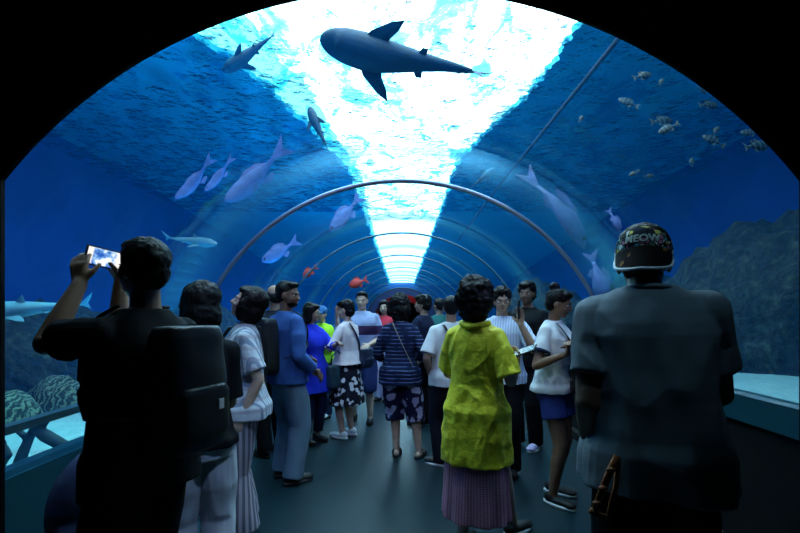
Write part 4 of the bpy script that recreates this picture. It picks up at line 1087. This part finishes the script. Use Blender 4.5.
# 16b --- dark tall figure behind
p20 = Person('person', at(527, 4.75), 1.74, rad(140), 'tall person in black with pale lilac shoes in the shadows right of the glasses', 'm', SK_D, (10, -3, 0), {'l': ((-.12, .22, 1.1), (-.6, -1, 0)), 'r': ((.12, .24, 1.1), (.6, -1, 0))}, hair='tousled', voxel=.009)
p20.top(BLACK, .84, .9, .028); p20.trousers(cloth('black_trousers', (.01, .01, .015)), 1, .02); p20.shoes(pbr('lilac_canvas', (.6, .5, .8), .7), WRUB)
# 17 --- woman with the bun
def ringer(b, vec, col):
    v = b.voro(vec, 16); sp = b.n('ShaderNodeSeparateXYZ'); b.l(vec, sp.inputs[0])
    z = b.ramp(b.math('MULTIPLY', sp.outputs[2], .5), [(.44, (0, 0, 0)), (.46, (1, 1, 1)), (.56, (1, 1, 1)), (.58, (0, 0, 0))])
    return b.mix(b.math('MULTIPLY', z, b.ramp(v, [(.35, (.35, .35, .35)), (.45, (0, 0, 0))])), (.72, .74, .76), (.05, .08, .25))
p17 = Person('person', at(555, 3.45), 1.61, rad(-132), 'smiling person with a hair bun, white ringer t-shirt and denim shorts', 'f', SK_D, (14, -14, 0),
    {'r': (P(566, 354, 3.16), V(-.8, .2, -1), 'world'), 'l': (P(572, 346, 3.2), V(.8, .1, -1), 'world')}, hair='bun', voxel=.0065, build=1.03, feet={'r': (.11, .03, -5), 'l': (-.11, -.06, 8)},
    hands={'r': ((-.9, .2, .35), (-.1, -1, .1), .6)})
NAVY = cloth('navy_trim', (.02, .03, .08))
p17.top(cloth('ringer_tee', (.72, .74, .76), ringer), .88, .62, .03, .008, 't_shirt', 1.08, 1.35, collar=(NAVY, .064)); p17.cuffs(NAVY)
p17.trousers(cloth('denim_shorts', (.03, .05, .22)), .25, .02, .005, 'shorts'); p17.shoes(RUB, WRUB)
bag('shoulder_bag', p17, (-.02, .22, .99), (.24, .11, .22), BLACKB, 'black bag hugged in front of the woman with the hair bun', 'bag', [[tuple(q) for q in bodywrap(p17, (.11, 0, 1.43), (.03, 0, 1.12), 1, .045, 8)]], group=None)
# 18 --- man with the cap
TEE = cloth('grey_blue_tee', (.19, .23, .27))
p18 = Person('person', at(655, 1.50), 1.80, rad(-22), 'broad person from behind in a grey blue t-shirt and patterned backwards cap, right foreground', 'm', SK_D, (-8, -6, 0),
    {'l': ((-.185, .08, .88), (-.1, -1, 0)), 'r': ((.08, .30, 1.02), (.9, -.8, -.6))}, hair='short', voxel=.0065, build=.93, hunch=.055, neck=.06, lean=(-.045, .04))
p18.top(TEE, .82, .68, .030, .014, 't_shirt', 1.14, 1.14, vox=.006, collar=(TEE, .075)); p18.trousers(cloth('black_trousers', (.008, .009, .012)), 1, .025); p18.shoes(RUB)
def capfn(b, vec, col):
    c = b.voro(vec, 52, 'F1', 'Color'); d = b.voro(vec, 52, 'DISTANCE_TO_EDGE')
    sp = b.n('ShaderNodeSeparateColor'); b.l(c, sp.inputs[0])
    pal = b.ramp(sp.outputs[0], [(0, (.02, .03, .05)), (.3, (.75, .62, .16)), (.45, (.14, .18, .14)), (.6, (.85, .85, .8)), (.72, (.08, .4, .5)), (.86, (.5, .18, .3))], 'CONSTANT')
    return b.mix(b.ramp(d, [(.06, (0, 0, 0)), (.10, (1, 1, 1))]), (.006, .006, .008), pal)
CAPM = cloth('cap_print', (.2, .2, .1), capfn, b=(90, .3, .002))
cap = None
bm = bmesh.new(); rs = []
HMx = p18.HM
for i in range(13):
    t = i/12*PI/2; z = .032+.092*math.sin(t); r = math.cos(t)**.75 if t < PI/2 else 0
    rs.append([p18.Hd((.086*max(r, .02)*math.cos(a), -.018+.112*max(r, .02)*math.sin(a), z)) for a in [2*PI*k/36 for k in range(36)]])
rs = [[p18.Hd((.083*math.cos(a), -.018+.108*math.sin(a), .012)) for a in [2*PI*k/36 for k in range(36)]]]+rs
loft(bm, rs); cap = p18.obj('cap', bm, CAPM)
bm = bmesh.new(); ell(bm, p18.Hd((0, -.018, .125)), (.009, .009, .006), 10, 6); p18.obj('button', bm, CAPM, cap)
# brim worn at the back, curving down, with a pale edge
bm = bmesh.new(); top, bot, edge = [], [], []
NB_, MB_ = 20, 8
for j in range(MB_+1):
    for lay, zo in ((top, .003), (bot, -.003)):
        row = []
        for i in range(NB_+1):
            a = -PI/2+(i/NB_-.5)*PI*.86; q = j/MB_
            base = V(.084*math.cos(a), -.018+.109*math.sin(a), .036)
            k = math.cos((i/NB_-.5)*PI)**.45 if 0 < i < NB_ else 0
            row.append(bm.verts.new(p18.Hd(base+V(.002*(i/NB_-.5)*2*q, -.048*k*q, -.088*q*(.35+.65*k)+zo-.018*abs(i/NB_-.5)))))
        lay.append(row)
for L, fl in ((top, 0), (bot, 1)):
    for a_, b_ in zip(L, L[1:]):
        for i in range(NB_):
            f = (a_[i], a_[i+1], b_[i+1], b_[i]); bm.faces.new(f if not fl else f[::-1])
for i in range(NB_): bm.faces.new((top[-1][i], top[-1][i+1], bot[-1][i+1], bot[-1][i])); bm.faces.new((top[0][i+1], top[0][i], bot[0][i], bot[0][i+1]))
for i in (0, NB_):
    for j in range(MB_): bm.faces.new((top[j][i], top[j+1][i], bot[j+1][i], bot[j][i]))
bmesh.ops.recalc_face_normals(bm, faces=bm.faces)
edge = [v.co.copy() for v in top[-1]]; edge = [top[0][0].co.copy()]+edge+[top[0][NB_].co.copy()]
brim = p18.obj('brim', bm, cloth('brim_print', (.03, .01, .01), floral((.012, .006, .006), (.30, .12, .03), 22, .40)), cap)
bm = bmesh.new(); tube(bm, edge, .0055, 8); p18.obj('brim_edge', bm, pbr('pale_piping', (.6, .62, .66), .5), brim)
# lettering on the front panel of the cap
fc = bpy.data.curves.new('lettering', 'FONT'); fc.body = 'MEOW'; fc.size = .037; fc.offset = .0011; fc.align_x = 'CENTER'; fc.extrude = .0012; fc.space_character = 1.05
fo = bpy.data.objects.new('t', fc); COL.objects.link(fo)
me = bpy.data.meshes.new_from_object(fo.evaluated_get(bpy.context.evaluated_depsgraph_get())); bpy.data.objects.remove(fo)
for v in me.vertices:
    x, y, zz = v.co; a = -PI/2+x*.9/.088
    tt = math.asin(min(1, max(0, (y*.9+.014)/.092))); r = math.cos(tt)**.75
    q = V((.086*r+.002+zz)*math.cos(a), -.018+(.112*r+.002+zz)*math.sin(a), .046+y*.9)
    v.co = p18.Hd(q)*p18.k
link('lettering', me, cloth('cap_letters', (.55, .6, .55)), cap, False)
# amber strap loop in his left hand
root = empty('camera_strap', P(604, 484, 1.40), 0, 'brown woven strap loop dangling at the left hip of the man in the cap', 'strap')
bm = bmesh.new(); c0 = P(604, 484, 1.40)
band(bm, [P(617, 456, 1.38)-c0, P(607, 478, 1.36)-c0, P(594, 512, 1.35)-c0], .012, .005, V(0, 1, 0)); 
band(bm, [P(618, 458, 1.38)-c0, P(616, 485, 1.37)-c0, P(608, 518, 1.35)-c0], .009, .005, V(0, 1, 0))
band(bm, [P(590, 510, 1.35)-c0, P(600, 516, 1.35)-c0, P(610, 519, 1.35)-c0], .010, .005, V(0, 1, 0))
obj('loop', bm, pbr('amber_webbing', (.42, .15, .05), .6, bump=(80, .4, .003)), root)
bm = bmesh.new()
for u, v in ((611, 470), (603, 488), (597, 503)): ell(bm, P(u, v, 1.35)-c0, (.016, .008, .007))
obj('buckle', bm, pbr('buckle_brown', (.25, .09, .04), .4), root)

# stroller with a navy hood on the far left
root = empty('stroller', (-1.40, 2.12, 0), rad(8), 'dark navy stroller hood at the bottom left behind the phone man', 'stroller')
nav = pbr('navy_canvas', (.012, .018, .07), .8, bump=(40, .3, .004))
bm = bmesh.new(); ell(bm, (0.03, 0, .53), (.25, .26, .30), 28, 16); ell(bm, (.06, -.12, .40), (.22, .22, .22), 24, 14)
fuse('hood', bm, .012, nav, root, 3, lambda p, n: .008*math.sin(p.y*30)*max(0, p.z-.4))
bm = bmesh.new(); box(bm, -.2, .24, -.30, .2, .28, .34); bmesh.ops.bevel(bm, geom=bm.edges[:], offset=.02, segments=2); obj('seat', bm, nav, root)
fm = pbr('stroller_frame', (.02, .02, .025), .4, metal=.6)
for sx in (-.22, .24):
    bm = bmesh.new(); tube(bm, [(sx, -.32, .09), (sx, -.1, .30), (sx, .2, .55), (sx, .34, .68)], .011, 8); tube(bm, [(sx, .24, .09), (sx, .02, .33)], .011, 8); obj('frame', bm, fm, root)
    for y in (-.32, .24):
        bm = bmesh.new(); tube(bm, [(sx-.02, y, .09), (sx+.02, y, .09)], .088, 24, True, 1, V(0, 0, 1)); obj('wheel', bm, RUB, root)
bm = bmesh.new(); tube(bm, [(-.22, .34, .68), (.24, .34, .68)], .014, 10); obj('handle', bm, RUB, root)
